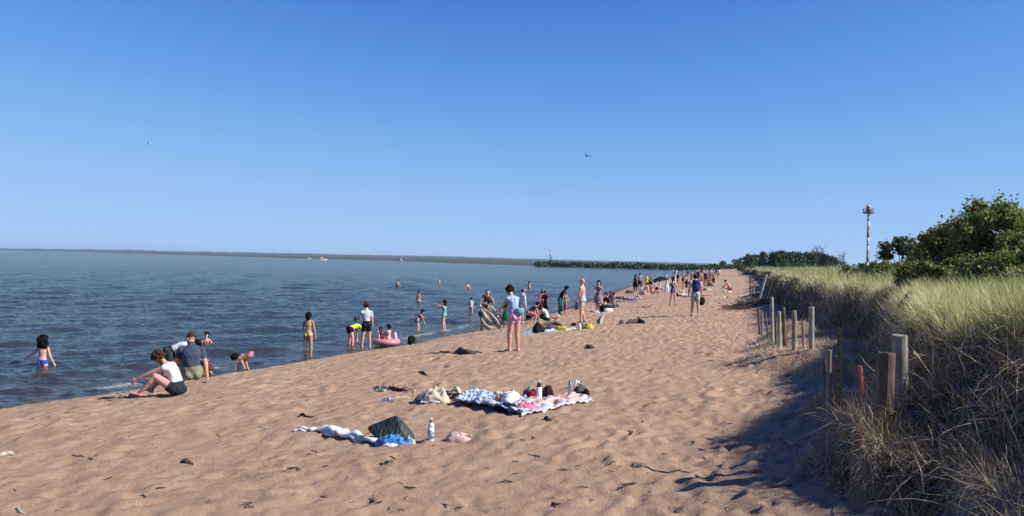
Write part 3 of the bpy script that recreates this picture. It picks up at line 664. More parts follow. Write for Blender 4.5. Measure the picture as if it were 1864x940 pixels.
# ================================================================== boats, mast, gulls
def boat(label, u, v, L_, cab, head=.3, zoff=0):
    p = at_z(u, v); e = tag(empty('motor_boat', (p.x, p.y, 0), head), label, 'boat'); mb = MB(); rings = []
    for f in np.linspace(0, 1, 9):
        b = L_ * .16 * (1 - max(0, (f - .45) / .55) ** 2.2) + .02; sh = L_ * (.11 + .06 * f * f)
        rings.append([((f - .5) * L_, -b, sh), ((f - .5) * L_, -b * .75, 0), ((f - .5) * L_, 0, -.3), ((f - .5) * L_, b * .75, 0), ((f - .5) * L_, b, sh), ((f - .5) * L_, 0, sh + .03)])
    mb.rings(rings); mb.obj('hull', M_w, e, smooth=False)
    mb = MB(); mb.rings([[(x * L_, y * L_, z * L_) for x, y in ((-.2, -.11), (.18 - sl_, -.11), (.18 - sl_, .11), (-.2, .11))] for z, sl_ in ((.12, 0), (.2, .03), (cab, .12))]); mb.obj('cabin', M_w, e, smooth=False)
    MB().box((.02 * L_, 0, L_ * .215), (.31 * L_, .225 * L_, .05 * L_)).obj('cabin_window', M_g, e, smooth=False)
    MB().box((-.04 * L_, 0, L_ * (cab + .02)), (.3 * L_, .25 * L_, .02 * L_)).obj('cabin_roof', M_w, e, smooth=False)
    MB().tube([(0, 0, L_ * cab), (0, 0, L_ * (cab + .18))], .05, 5).obj('antenna_pole', M_g, e)
    return e
boat('white cabin boat on the lake above the woman in the yellow bikini', 587, 474.2, 8.5, .34, .2)
boat('large white boat near the far shore with a tall cabin', 728, 476.2, 6.5, .55, 2.9)
boat('tiny white boat left of the cabin boat', 562, 472.0, 6, .3, .1)
boat('tiny boat at the far wood edge', 982, 485.5, 4.2, .5, 1.2)
p = at_y(1003, 482, 640); hm = at_y(1001, 457, 640).z
mb = MB(); mb.tube([(-.6, 0, 0), (-1.0, 0, hm)], [.4, .22], 6); mb.tube([(1.6, 0, 0), (.5, 0, hm * .55)], [.3, .2], 5)
for k in range(7): mb.tube([(-.6 - .05 * k, 0, hm * .12 * k + .3), (1.5 - .25 * k, 0, hm * .09 * k + .3)], .12, 4)
tag(mb.obj('distant_mast', M_g, None, (p.x, p.y, 1.0)), 'thin dark mast with a brace rising above the far wood', 'mast')
def gull(label, u, v, D, span, hd, bank, dark):
    p = at_y(u, v, D); c = (.12, .12, .13) if dark else (.8, .8, .8); o = MB(); 
    o.rings([[(r * math.cos(a), y, r * math.sin(a) * .9) for a in np.linspace(0, 2 * math.pi, 9)[:-1]] for y, r in ((-.26, .01), (-.2, .035), (-.05, .065), (.1, .06), (.17, .035), (.21, .038), (.25, .02), (.3, .004))])
    e = o.obj('gull', cloth_mat(c, 'cloth'), None, p); e.rotation_euler = (R(10), R(bank), hd)
    for s in (-1, 1):
        mb = MB(); rings = []
        for f in np.linspace(0, 1, 8):
            x = s * (.03 + f * span / 2 * (.93 - .1 * f)); z = .02 + (.30 * math.sin(f * 2.1)) * span / 2; ch = .15 * (1 - f ** 2.2) + .02; y = .06 + .06 * math.sin(f * 3.1) - .14 * f * f
            rings.append([(x, y + ch * .5, z), (x, y, z + .012), (x, y - ch * .6, z), (x, y, z - .008)])
        mb.rings(rings); mb.obj('wing', cloth_mat((.05, .05, .055) if dark else (.75, .76, .78)), e)
    MB().rings([[(x, y, z) for x, z in ((-w_, 0), (0, .01), (w_, 0), (0, -.01))] for y, w_ in ((-.2, .03), (-.34, .07))]).obj('tail', cloth_mat(c), e)
    tag(e, label, 'bird')
gull('pale gull flying high above the lake at the left', 272, 262, 105, 1.0, R(80), 8, False)
gull('dark gull with bent wings flying above the beach', 1067, 284, 62, 1.0, R(150), -35, True)
# ================================================================== things lying on the sand
def sheet(name, corners, mat, label, cat, group=None, nx=40, ny=30, wr=.02, seed=0, thick=.012, edge=.0, hump=None, rag=.02):
    """cloth lying on the sand; corners = world points a,b,c,d"""
    a, b, c, d = [np.array(q) for q in corners]; u = np.linspace(0, 1, nx)[None, :, None]; v = np.linspace(0, 1, ny)[:, None, None]
    P = (a * (1 - u) + b * u) * (1 - v) + (d * (1 - u) + c * u) * v; x = P[..., 0]; y = P[..., 1]
    x = x + rag * fbm(x * 4, y * 4, 700 + seed, 3); y = y + rag * 2 * fbm(x * 4, y * 4, 720 + seed, 3)
    z = ground(x, y) + detail(x, y) * .8 + .02 + wr * (1 - np.abs(fbm(x * 7 + y * 3, y * 3.5 - x * 1.5, 740 + seed, 3)) * 1.6) * .9 + wr * .35 * fbm(x * 14 + y * 8, y * 7, 750 + seed, 2)
    U = np.broadcast_to(u[..., 0], x.shape); Vv = np.broadcast_to(v[..., 0], x.shape)
    if edge: z = z + edge * np.exp(-((Vv) / .07) ** 2)
    if hump is not None: z = z + hump(U, Vv)
    c0 = P.mean((0, 1)); c0[2] = z.min(); G = np.stack([x, y, z], -1) - c0
    me = fast_mesh(name, G.reshape(-1, 3), grid_faces(ny, nx), 4); uv = me.attributes.new('uu', 'FLOAT', 'POINT'); uv.data.foreach_set('value', U.astype(np.float32).ravel())
    vv_ = me.attributes.new('vv', 'FLOAT', 'POINT'); vv_.data.foreach_set('value', Vv.astype(np.float32).ravel())
    o = link(name, me, mat, None, c0); md = o.modifiers.new('t', 'SOLIDIFY'); md.thickness = thick; md.offset = -1
    tag(o, label, cat, group); return o
def pile(name, u, v, w_, d_, h, mat, label, cat, seed=0, rz=0, group=None, fold=.5, parent=None, pos=None, res=26):
    """crumpled cloth: lumpy closed mound"""
    p = pos or gp(u, v); rg = random.Random(seed); V = []; n = res
    me_b = MB(); ph = [rg.uniform(0, 6) for _ in range(6)]; rings = []
    for j in range(n // 2 + 1):
        t_ = j / (n // 2); rr_ = math.sin(t_ * math.pi / 2); zz = math.cos(t_ * math.pi / 2); ring = []
        for i in range(n):
            a = 2 * math.pi * i / n; out = 1 + .16 * math.sin(2 * a + ph[0]) + .12 * math.sin(3 * a + ph[1]) + .07 * math.sin(5 * a + ph[2])
            x = math.cos(a) * rr_ * out * w_ / 2; y = math.sin(a) * rr_ * out * d_ / 2
            q = float(fbm(np.array([x * 14 / max(w_, .2) * .6 + seed]), np.array([y * 9 / max(w_, .2) + seed]), 760, 3)[0]); r2 = abs(math.sin(x * 17 / max(w_, .2) + 4 * q + ph[3]))
            z = zz ** .8 * h * (1 + fold * q - .35 * fold * r2) - .02 * (t_ > .98); ring.append((x, y, z))
        rings.append(ring)
    me_b.rings(rings[1:], cap=False); b = len(me_b.V); me_b.V.append((0, 0, h)); me_b.F += [(b, i, (i + 1) % n) for i in range(n)]
    o = me_b.obj(name, mat, parent, None if parent else p, rz)
    if not parent: tag(o, label, cat, group)
    return o
def lying_tube(name, px, rad, mat, label, cat, sq=.6, jit=.12, seed=0, n=12, lift=.8, sub=6):
    P = [gp(u, v) for u, v in px]; Q = []
    for i in range(len(P) - 1):
        for k in range(sub): Q.append(P[i].lerp(P[i + 1], k / sub))
    Q.append(P[-1]); rr = np.interp(np.linspace(0, 1, len(Q)), np.linspace(0, 1, len(rad)), rad)
    ring = []; c0 = Q[0].copy()
    for i, q in enumerate(Q):
        g = gz(q.x, q.y); d = (Q[min(i + 1, len(Q) - 1)] - Q[max(i - 1, 0)]).normalized(); a = d.cross(Vector((0, 0, 1))).normalized(); b = a.cross(d)
        r = rr[i] * (.25 if i in (0, len(Q) - 1) else 1); R_ = []
        for k in range(n):
            an = 2 * math.pi * k / n; f = 1 + jit * math.sin(3 * an + i * 5.4 / sub * .6 + seed) * .6 + jit * .6 * math.sin(2 * an - i * 3.3 / sub) + jit * 1.1 * float(fbm(np.array([i * 2.4 / sub]), np.array([k * .5 * 12 / n * 1.4]), 780 + seed, 3)[0])
            R_.append(Vector((q.x, q.y, g + r * sq * lift)) - c0 + a * r * f * math.cos(an) + b * r * sq * f * math.sin(an))
        ring.append(R_)
    o = MB().rings(ring).obj(name, mat, None, c0); tag(o, label, cat); return o
def bottle(name, u, v, h, r, prof, mats, label, cat='bottle', rot=None, grp=None):
    p = gp(u, v); e = tag(empty(name, p - Vector((0, 0, .01))), label, cat, grp)
    for (nm, pr), mt in zip(prof, mats): MB().lathe([(a * r, b * h) for a, b in pr], n=20).obj(nm, mt, e)
    if rot: e.rotation_euler = rot
    return e
C_white = cloth_mat((.74, .74, .76)); C_black = cloth_mat((.012, .012, .014)); C_cream = cloth_mat((.68, .58, .42)); P_white = cloth_mat((.78, .78, .8), 'plastic'); P_black = cloth_mat((.015, .015, .018), 'plastic')
# twisted white towel
lying_tube('towel', [(534, 789), (560, 789), (585, 790), (610, 795), (640, 801), (665, 808), (690, 813), (712, 812), (735, 808)], [.03, .045, .065, .08, .07, .06, .055, .05, .035], C_white, 'twisted white towel lying beside the dark green bag', 'towel', .55, .42, 1, 22, .8, 12)
# dark green bag slumped on its side
t = NT('bag_cloth'); wv = t.n('ShaderNodeTexNoise'); wv.inputs['Scale'].default_value = 3; t.l(t.coords(sc=(9, 9, 1.2), rot=(0, .3, 0)), wv.inputs['Vector']); BAGM = t.bsdf(t.mix(wv.outputs['Fac'], (.005, .014, .013), (.014, .034, .029)), .6, t.bump(wv.outputs['Fac'], .9, .03))
b0 = gp(722, 806); sc = b0.y / F
e = tag(empty('beach_bag', b0), 'dark green cloth bag slumped on the sand behind the blue cloth', 'bag')
def q_(du, dy, z): return Vector((du * sc, dy, z))
prof = [(-60, .10, .13), (-50, .10, .19), (-30, .09, .24), (-10, .08, .30), (-2, .07, .32), (10, .05, .25), (22, .02, .16), (32, .0, .06)]
rings = []
for i, (du, wdt, hz) in enumerate(prof):
    yo = .06; drop = .02 * math.sin(i * 2.1)
    rings.append([q_(du - 2, yo, hz), q_(du + 3, yo - .04, hz * .82 + drop * .3), q_(du * .8 + 12, yo - .10 - wdt * .3, hz * .45), q_(du * .62 + 14, yo - .15 - wdt * .4, 0.0), q_(du * .6 + 12, yo + .02, -.01), q_(du * .85, yo + .05, hz * .5)])
mb = MB().rings(rings); o = mb.obj('bag_body', BAGM, e); md = o.modifiers.new('s', 'SUBSURF'); md.levels = md.render_levels = 3
MB().tube([q_(-50, .03, .09), q_(-57, .0, .07), q_(-66, -.02, .03), q_(-70, -.05, .02), q_(-52, -.09, .015), q_(-36, -.1, .02)], .008, 8, .5).obj('shoulder_strap', BAGM, e)
# blue printed cloth
t = NT('blue_print'); vo = t.n('ShaderNodeTexVoronoi'); vo.inputs['Scale'].default_value = 34; t.l(t.coords(), vo.inputs['Vector'])
BLP = t.bsdf(t.mix(t.ramp(t.noise(t.coords(), 22, 3), [(.44, 0.), (.52, 1.)]), (.01, .03, .12), (.05, .26, .68)), .7)
pile('printed_cloth', 718, 812, .34, .22, .12, BLP, 'crumpled blue printed cloth in front of the dark green bag', 'cloth', 3)
pile('pale_cloth', 747, 810, .12, .12, .07, cloth_mat((.4, .55, .5)), 'small pale green cloth tucked right of the blue cloth', 'cloth', 5)
pile('white_cloth', 712, 815, .2, .1, .03, C_white, 'flat white cloth under the front of the blue cloth', 'cloth', 6)
LABEL = NT('bottle_label'); vv = LABEL.noise(LABEL.coords(sc=(26, 26, 60)), 1, 2, .4); LABM = LABEL.bsdf(LABEL.mix(LABEL.ramp(vv, [(.52, 0.), (.56, 1.)]), (.72, .72, .78), (.2, .19, .38)), .4)
bottle('water_bottle', 784, 809, .25, .034, [('bottle_body', [(.9, 0), (1, .02), (1, .1)]), ('bottle_label', [(1.02, .1), (1.02, .62)]), ('bottle_shoulder', [(1, .62), (.95, .70), (.55, .80), (.42, .82)]), ('bottle_collar', [(.46, .82), (.46, .9)]), ('bottle_cap', [(.34, .9), (.4, .92), (.4, .985), (.25, 1)])],
       [P_white, LABM, P_white, P_black, P_white], 'white bottle with a purple printed label standing alone on the sand')
pile('pink_cloth', 832, 804, .26, .15, .09, cloth_mat((.58, .42, .36)), 'small crumpled pale pink cloth right of the standing labelled bottle', 'cloth', 9)
lying_tube('cloth_strap', [(835, 798), (848, 797), (859, 800)], [.016, .022, .018], cloth_mat((.62, .45, .40)), 'pale pink strap lying beside the pink cloth', 'strap', .6, .2, 4, 8)
# clear plastic bottle on its side
GLS = NT('clear_plastic').bsdf((.55, .62, .8), .12, Transmission_Weight=.75, IOR=1.3)
p = gp(692, 736); e = tag(empty('plastic_bottle', p + Vector((0, 0, .03))), 'crushed clear plastic bottle lying on the sand left of the towels', 'bottle')
MB().lathe([(.010, .0), (.014, .02), (.03, .06), (.033, .1), (.03, .13), (.033, .16), (.032, .2), (.02, .205)], ax=(1, .15, .03)).obj('bottle_body', GLS, e); MB().lathe([(.013, -.018), (.013, 0)], ax=(1, .15, .03)).obj('bottle_cap', P_white, e)
MB().lathe([(.0335, .105), (.0335, .155)], ax=(1, .15, .03)).obj('bottle_label', cloth_mat((.35, .33, .5), 'plastic'), e)
# far-left small things of the same camp
for u, c, lb, s_ in ((687, (.75, .75, .72), 'round white and dark green cup left of the maroon cloth', 1), (697, (.72, .74, .7), 'tilted white cup touching the dark green one', 2)):
    p = gp(u, 717); e = tag(empty('beach_cup', p), lb, 'cup'); MB().lathe([(.03, 0), (.042, .02), (.05, .07), (.046, .07), (.036, .015)], ax=(.5 * (s_ - 1.5), -.2, 1)).obj('cup_body', cloth_mat(c, 'plastic'), e)
    MB().lathe([(.051, .065), (.052, .08), (.045, .07)], ax=(.5 * (s_ - 1.5), -.2, 1)).obj('cup_rim', cloth_mat((.02, .08, .05), 'plastic'), e)
lying_tube('maroon_cloth', [(706, 712), (720, 713), (735, 715), (744, 715)], [.03, .05, .045, .02], cloth_mat((.13, .02, .045)), 'maroon rolled cloth left of the cream hoodie', 'cloth', .6, .2, 2)
lying_tube('pale_stick', [(712, 703), (720, 708)], [.01, .01], cloth_mat((.6, .5, .4)), 'short pale stick behind the maroon cloth', 'stick', 1, .1, 3, 6)
lying_tube('pink_strap', [(733, 711), (748, 712), (757, 715), (753, 722)], [.01, .012, .012, .01], cloth_mat((.6, .4, .33)), 'pale pink strap curling behind the maroon cloth', 'strap', .8, .2, 5, 6)
lying_tube('pink_sandal', [(732, 728), (742, 730), (748, 729)], [.02, .028, .02], cloth_mat((.66, .38, .3)), 'pale orange sandal right of the plastic bottle', 'sandal', .5, .1, 5, 8)
pile('cream_hoodie', 793, 737, .38, .34, .22, C_cream, 'cream coloured hoodie heaped on the left end of the towels', 'hoodie', 11)
lying_tube('cream_sleeve', [(800, 716), (822, 716), (838, 719)], [.05, .05, .03], C_cream, 'cream sleeve of cloth stretching right from the hoodie', 'cloth', .9, .2, 6)
pile('grey_cloth', 770, 738, .22, .2, .13, cloth_mat((.16, .15, .18)), 'dark grey cloth beside the cream hoodie', 'cloth', 12)
sheet('grey_towel', [gp(764, 742), gp(800, 742), gp(800, 728), gp(766, 730)], cloth_mat((.5, .5, .56)), 'small grey towel edge under the cream hoodie', 'towel', seed=5, nx=20, ny=14, wr=.03)
pile('orange_cloth', 803, 739, .1, .12, .06, cloth_mat((.75, .35, .2)), 'small peach cloth at the foot of the hoodie', 'cloth', 13)
pile('pink_pouch', 815, 737, .11, .1, .07, cloth_mat((.45, .18, .25)), 'dusky pink pouch between the peach cloth and the black cases', 'pouch', 14)
for u, lb in ((812, 'left black case of the two lying on the towel'), (832, 'right black case of the two lying on the towel')):
    p = gp(u, 730); o = MB().ell((0, 0, .035), (.085, .05, .04), f=lambda q: 1 / max(abs(q.x), abs(q.y), abs(q.z)) ** .5).obj('glasses_case', P_black, None, p, .2); tag(o, lb, 'case', 'cases on the towel')
# patterned towel
t = NT('printed_towel'); uu = t.attr('uu'); v_ = t.attr('vv')
cx = t.n('ShaderNodeCombineXYZ'); t.l(t.math('MULTIPLY', uu, 11.0), cx.inputs[0]); t.l(t.math('MULTIPLY', v_, 9.0), cx.inputs[1])
mp = t.n('ShaderNodeMapping'); mp.inputs['Rotation'].default_value = (0, 0, .8); mp.inputs['Scale'].default_value = (1, .45, 1); t.l(cx.outputs[0], mp.inputs[0])
pt = t.ramp(t.noise(mp.outputs[0], 2.2, 2, .4), [(.50, 0.), (.54, 1.)])
TW1 = t.bsdf(t.mix(t.math('LESS_THAN', v_, .17), t.mix(pt, (.62, .72, .8), (.10, .16, .30)), (.42, .52, .72)), .9, t.bump(t.noise(t.coords(), 9, 4), .5, .03))
sheet('printed_towel', [gp(826, 741), gp(955, 762), gp(957, 727), gp(850, 716)], TW1, 'light blue towel printed with dark leaf strokes', 'towel', seed=1, wr=.06, rag=.05, edge=.05, nx=60, ny=40)
# striped towel
t = NT('striped_towel'); v_ = t.attr('vv'); nz = t.math('ADD', v_, t.math('MULTIPLY', t.noise(t.coords(), 6, 3), .05))
TW2 = t.bsdf(t.ramp(nz, [(0, (.62, .62, .68)), (.10, (.6, .56, .6)), (.16, (.30, .36, .55)), (.24, (.62, .7, .74)), (.34, (.75, .45, .38)), (.52, (.78, .66, .6)), (.62, (.66, .34, .30)), (.74, (.78, .7, .68)), (.86, (.7, .42, .40))], 'CONSTANT'), .9, t.bump(t.noise(t.coords(), 9, 4), .5, .03))
sheet('striped_towel', [gp(952, 764), gp(1078, 733), gp(1050, 722), gp(925, 738)], TW2, 'pink, white and blue striped towel at the right end of the camp', 'towel', seed=2, wr=.045, rag=.04, nx=60, ny=40)
pile('white_shirt', 930, 738, .32, .26, .16, C_white, 'crumpled white shirt in the middle of the printed towel', 'shirt', 15)
pile('orange_bag', 912, 737, .17, .16, .14, cloth_mat((.62, .30, .12)), 'orange cloth touching the left of the white shirt', 'cloth', 16)
pile('black_cloth', 925, 753, .36, .16, .11, C_black, 'black garment on the front edge of the printed towel', 'garment', 17)
t = NT('pink_print'); PKP = t.bsdf(t.mix(t.ramp(t.noise(t.coords(sc=(1, 1, 1)), 16, 2), [(.47, 0.), (.5, 1.), (.53, 0.)]), (.75, .22, .33), (.12, .01, .06)), .85)
pile('pink_shirt', 958, 753, .27, .2, .13, PKP, 'pink garment with dark lines beside the black garment', 'garment', 18)
bottle('water_bottle', 981, 732, .33, .042, [('bottle_body', [(.94, 0), (1, .02), (1, .70)]), ('bottle_shoulder', [(1, .70), (.94, .76), (.6, .80)]), ('bottle_collar', [(.72, .80), (.72, .86), (.5, .89)]), ('bottle_cap', [(.3, .89), (.42, .92), (.42, .99), (.25, 1)])], [P_white, P_black, P_black, P_white], 'tall white bottle with a black neck standing on the striped towel')
pile('white_cloth', 1000, 737, .26, .2, .07, C_white, 'crumpled white cloth at the foot of the tall white bottle', 'cloth', 22)
pile('maroon_bag', 966, 728, .26, .18, .13, cloth_mat((.22, .02, .035)), 'dark red bag left of the tall white bottle', 'bag', 19)
pile('teal_hat', 962, 721, .17, .15, .15, cloth_mat((.12, .46, .42)), 'teal cloth hat behind the dark red bag', 'hat', 20)
pile('black_bag', 997, 725, .18, .16, .16, cloth_mat((.05, .015, .03)), 'black and pink striped bag right of the tall white bottle', 'bag', 21)
bottle('steel_bottle', 1037, 728, .25, .027, [('bottle_body', [(.95, 0), (1, .02), (1, .9), (.8, .93)]), ('bottle_cap', [(.7, .93), (.7, 1.0)])], [cloth_mat((.55, .55, .56), 'metal'), cloth_mat((.3, .3, .3), 'metal')], 'slim steel bottle standing on the striped towel')
pile('dark_cloth', 1055, 721, .2, .16, .12, cloth_mat((.06, .09, .09)), 'dark grey green cloth behind the steel bottle', 'cloth', 23)
pile('black_shoe', 1067, 723, .12, .1, .08, C_black, 'black shoe right of the dark grey green cloth', 'shoe', 24)
lying_tube('white_sandal', [(1047, 712), (1054, 709)], [.02, .02], P_white, 'small white sandal on the dark grey green cloth', 'sandal', .8, .1, 3, 8, 8)

# middle distance belongings
pile('black_bag', 979, 607, .42, .3, .32, C_black, 'black bag left of the scattered towels in the middle of the beach', 'bag', 31)
MB_s = MB().tube([(-.1, 0, .26), (0, 0, .42), (.1, 0, .26)], .012, 6); o_ = bpy.data.objects['black_bag.001']; MB_s.obj('bag_handle', C_black, o_)
sheet('blue_towel', [gp(946, 612), gp(972, 608), gp(976, 602), gp(952, 605)], cloth_mat((.3, .5, .55)), 'pale blue towel left of the black bag', 'towel', seed=8, nx=16, ny=12)
sheet('white_towel', [gp(990, 607), gp(1016, 605), gp(1012, 600), gp(992, 602)], C_white, 'white towel right of the black bag', 'towel', seed=9, nx=20, ny=12)
pile('dark_garment', 1003, 601, .5, .3, .12, cloth_mat((.1, .08, .12)), 'dark crumpled garment behind the white towel', 'garment', 33)
pile('yellow_cloth', 1021, 602, .4, .3, .12, cloth_mat((.62, .42, .06)), 'yellow cloth between the white towels', 'cloth', 34)
sheet('cream_towel', [gp(1028, 604), gp(1048, 602), gp(1046, 598), gp(1030, 600)], cloth_mat((.68, .62, .42)), 'cream towel left of the white bottle', 'towel', seed=10, nx=16, ny=12)
bottle('white_bottle', 1055, 603, .28, .055, [('bottle_body', [(.94, 0), (1, .02), (1, .75), (.6, .85)]), ('bottle_cap', [(.5, .85), (.5, 1)])], [P_white, P_white], 'white bottle standing at the feet of the bald man')
pile('yellow_bag', 1070, 600, .38, .3, .2, cloth_mat((.62, .56, .08)), 'yellow bag right of the white bottle', 'bag', 36)
pile('grey_cloth', 1061, 597, .22, .2, .2, cloth_mat((.35, .38, .38)), 'grey cloth between the white bottle and the yellow bag', 'cloth', 37)
def backpack(name, u, v, w_, h, mats, label, rz=0):
    p = gp(u, v); e = tag(empty(name, p, rz), label, 'bag')
    MB().ell((0, 0, h * .48), (w_ / 2, w_ * .32, h / 2), f=lambda q: 1 / max(abs(q.x), abs(q.y), abs(q.z)) ** .6).obj('bag_body', mats[0], e)
    MB().ell((0, -w_ * .26, h * .35), (w_ * .36, w_ * .16, h * .26), f=lambda q: 1 / max(abs(q.x), abs(q.y), abs(q.z)) ** .6).obj('front_pocket', mats[1], e)
    for s in (-1, 1): MB().tube([(s * w_ * .2, w_ * .28, h * .9), (s * w_ * .24, w_ * .5, h * .6), (s * w_ * .2, w_ * .32, h * .15)], .02, 6, .5).obj('shoulder_strap', mats[0], e)
    MB().tube([(-.05, .02, h * .93), (0, .02, h * 1.05), (.05, .02, h * .93)], .014, 6).obj('bag_handle', mats[0], e)
    return e
backpack('backpack', 749, 629, .3, .36, [C_black, C_black], 'black backpack on the wet sand right of the pink float')
backpack('backpack', 1104, 570, .75, .42, [C_black, P_white], 'black and white bag on the sand beside the seated pair', .4)
backpack('backpack', 1376, 543, .5, .28, [cloth_mat((.03, .05, .16)), cloth_mat((.25, .28, .35))], 'blue and grey bag on the sand by the slanted stakes', .2)
pile('dark_bag', 968, 582, .6, .5, .38, cloth_mat((.02, .016, .014)), 'dark heap of bags left of the seated person in white', 'bag', 41)
pile('dark_bag', 1198, 528, .9, .6, .3, cloth_mat((.06, .05, .09)), 'dark heap of belongings before the black sunshade', 'bag', 42)
pile('white_sack', 1214, 532, .42, .4, .95, C_white, 'upright white sack on the beach left of the dark haired walker', 'sack', 43)
pile('white_shoe', 1085, 572, .3, .2, .12, P_white, 'white shoes near the foot of the patterned dress', 'shoe', 44)
sheet('white_towel', [gp(1094, 573), gp(1116, 570), gp(1112, 566), gp(1096, 568)], cloth_mat((.62, .52, .42)), 'pale towel under the black and white bag', 'towel', seed=12, nx=12, ny=10)
sheet('red_towel', [gp(1186, 536), gp(1202, 535), gp(1200, 531), gp(1188, 532)], cloth_mat((.3, .1, .09)), 'dark red towel spread on the sand right of the lying pair', 'towel', seed=13, nx=12, ny=10)

# driftwood
W_drift = wood_mat('driftwood', (.33, .28, .22), (.62, .57, .49), .4)
c = gp(902, 600)
def dw(L): return [at_y(u, v, y) - c for u, v, y in L]
e = tag(empty('driftwood_stump', c), 'big pale driftwood root with many limbs propped at the water edge', 'driftwood')
Yc = c.y
for pts_, rd in (([(903, 600, Yc), (893, 592, Yc), (884, 578, Yc), (877, 566, Yc + .2), (874, 556, Yc + .3)], [.17, .15, .12, .1, .07]), ([(908, 598, Yc), (901, 585, Yc + .2), (892, 572, Yc + .3), (884, 560, Yc + .4)], [.12, .1, .08, .05]),
                 ([(913, 596, Yc + .2), (907, 580, Yc + .2), (901, 566, Yc + .3), (890, 557, Yc + .4), (876, 552, Yc + .4)], [.12, .1, .08, .07, .04]), ([(916, 588, Yc + .5), (908, 574, Yc + .5), (899, 563, Yc + .5), (893, 556, Yc + .4)], [.07, .07, .06, .04]),
                 ([(912, 598, Yc), (903, 592, Yc), (896, 587, Yc - .1)], [.12, .09, .05]), ([(886, 583, Yc + .1), (882, 593, Yc + .1), (890, 598, Yc + .1), (906, 602, Yc)], [.06, .09, .12, .14]), ([(920, 597, Yc + .1), (912, 600, Yc), (905, 601, Yc)], [.1, .14, .12]), ([(911, 597, Yc), (904, 583, Yc - .1), (893, 571, Yc - .2), (879, 561, Yc - .2), (869, 556, Yc - .2)], [.1, .08, .06, .045, .02]), ([(916, 592, Yc), (911, 576, Yc), (903, 568, Yc), (898, 566, Yc)], [.06, .05, .035, .02]), ([(897, 599, Yc), (889, 596, Yc - .2), (882, 590, Yc - .2), (876, 580, Yc - .2)], [.12, .09, .07, .03])):
    MB().tube(dw(pts_), [r * .78 for r in rd], 9, 1, .2, len(pts_)).obj('limb', W_drift, e)
def log(label, px, rad, mat=W_drift, name='driftwood_log', cat='driftwood', jit=.14, n=9, seed=0): return lying_tube(name, px, rad, mat, label, cat, 1, jit, seed, n, .7, 4)
W_dk = wood_mat('dark_driftwood', (.05, .035, .028), (.14, .10, .08))
log('long dark driftwood branch lying left of the woman in the blue top', [(829, 643), (838, 646), (852, 647), (866, 646), (880, 646)], [.02, .09, .07, .045, .01], W_dk)
log('long grey log behind the black bag', [(973, 597), (990, 595), (1010, 594), (1024, 595)], [.10, .12, .1, .05], wood_mat('grey_log', (.2, .15, .11), (.36, .29, .22)))
log('dark branch stub left of the white bottle', [(1040, 593), (1050, 594)], [.05, .08], W_dk)
log('pale short branch lying toward the viewer', [(1092, 592), (1095, 584), (1098, 577)], [.05, .06, .05])
log('dark grey log with pale cut ends in the middle of the sand', [(1139, 592), (1150, 591), (1162, 590), (1174, 591)], [.05, .09, .12, .07], W_dk, seed=3)
log('short dark stump left of the grey log', [(1127, 592), (1134, 591)], [.04, .12], W_dk)
log('grey branch half buried at the left edge of the picture', [(-6, 838), (12, 835), (28, 834)], [.02, .03, .012])
log('dark flat driftwood chunk on the sand at the lower left', [(327, 847), (338, 850), (354, 849)], [.018, .03, .01], W_dk)
log('pale curved stick in the bottom left corner', [(28, 931), (36, 936), (46, 938)], [.012, .012, .007], wood_mat('bone_wood', (.6, .56, .48), (.75, .7, .62)))
log('dark forked stick left of the dark green bag', [(545, 760), (558, 764), (572, 765)], [.016, .02, .01], W_dk)
log('dark stub of bark in front of the striped towel', [(990, 766), (998, 768), (1005, 767)], [.018, .028, .012], W_dk)
log('dark twig behind the cream hoodie', [(762, 682), (772, 685), (779, 686)], [.02, .026, .014], W_dk)
log('brown bark piece on the sand right of the woman in the blue top', [(1067, 634), (1074, 637), (1082, 635)], [.04, .06, .03], W_dk)
# scattered twigs and bits of bark
tw_pro = []
for i in range(8):
    rr = random.Random(900 + i); mb = MB(); L_ = 1.0; p = Vector((-.5, 0, 0)); P = [p]
    for k in range(5): p = p + Vector((.2, rr.gauss(0, .05), rr.gauss(.0, .02))); P.append(p)
    mb.tube(P, [.06, .09, .08, .07, .05, .02], 6, .8, .2, i)
    if i % 2: mb.tube([P[2], P[2] + Vector((.2, .16, .05)), P[2] + Vector((.3, .3, .05))], [.05, .04, .015], 5)
    me = mb.mesh('twig'); me.materials.append([W_dk, W_dk, wood_mat('brown_twig', (.1, .07, .05), (.22, .16, .11)), W_dk, W_drift][i % 5]); tw_pro.append(me)
for i in range(285):
    while True:
        u = rnd.uniform(0, 1500); v = 940 - 300 * rnd.random() ** 1.25
        if v > 765 - .17 * u + 22 and v > 640 and rnd.random() < (.25 + .75 * min(1, max(0, (u - 100) / 900))): break
    p = gp(u, v)
    if p.x > float(duneX(p.y)) - .3: continue
    s = math.exp(rnd.gauss(math.log(.05), .5)); o = bpy.data.objects.new('twig', rnd.choice(tw_pro)); COL.objects.link(o)
    o.location = p + Vector((0, 0, .012)); o.scale = (s, s * .9, s * .8); o.rotation_euler = (rnd.uniform(-.15, .15), rnd.uniform(-.15, .15), rnd.uniform(0, 6.28))
    tag(o, 'small twig or bit of bark scattered on the sand', 'twig', 'twigs and bark scattered over the beach')
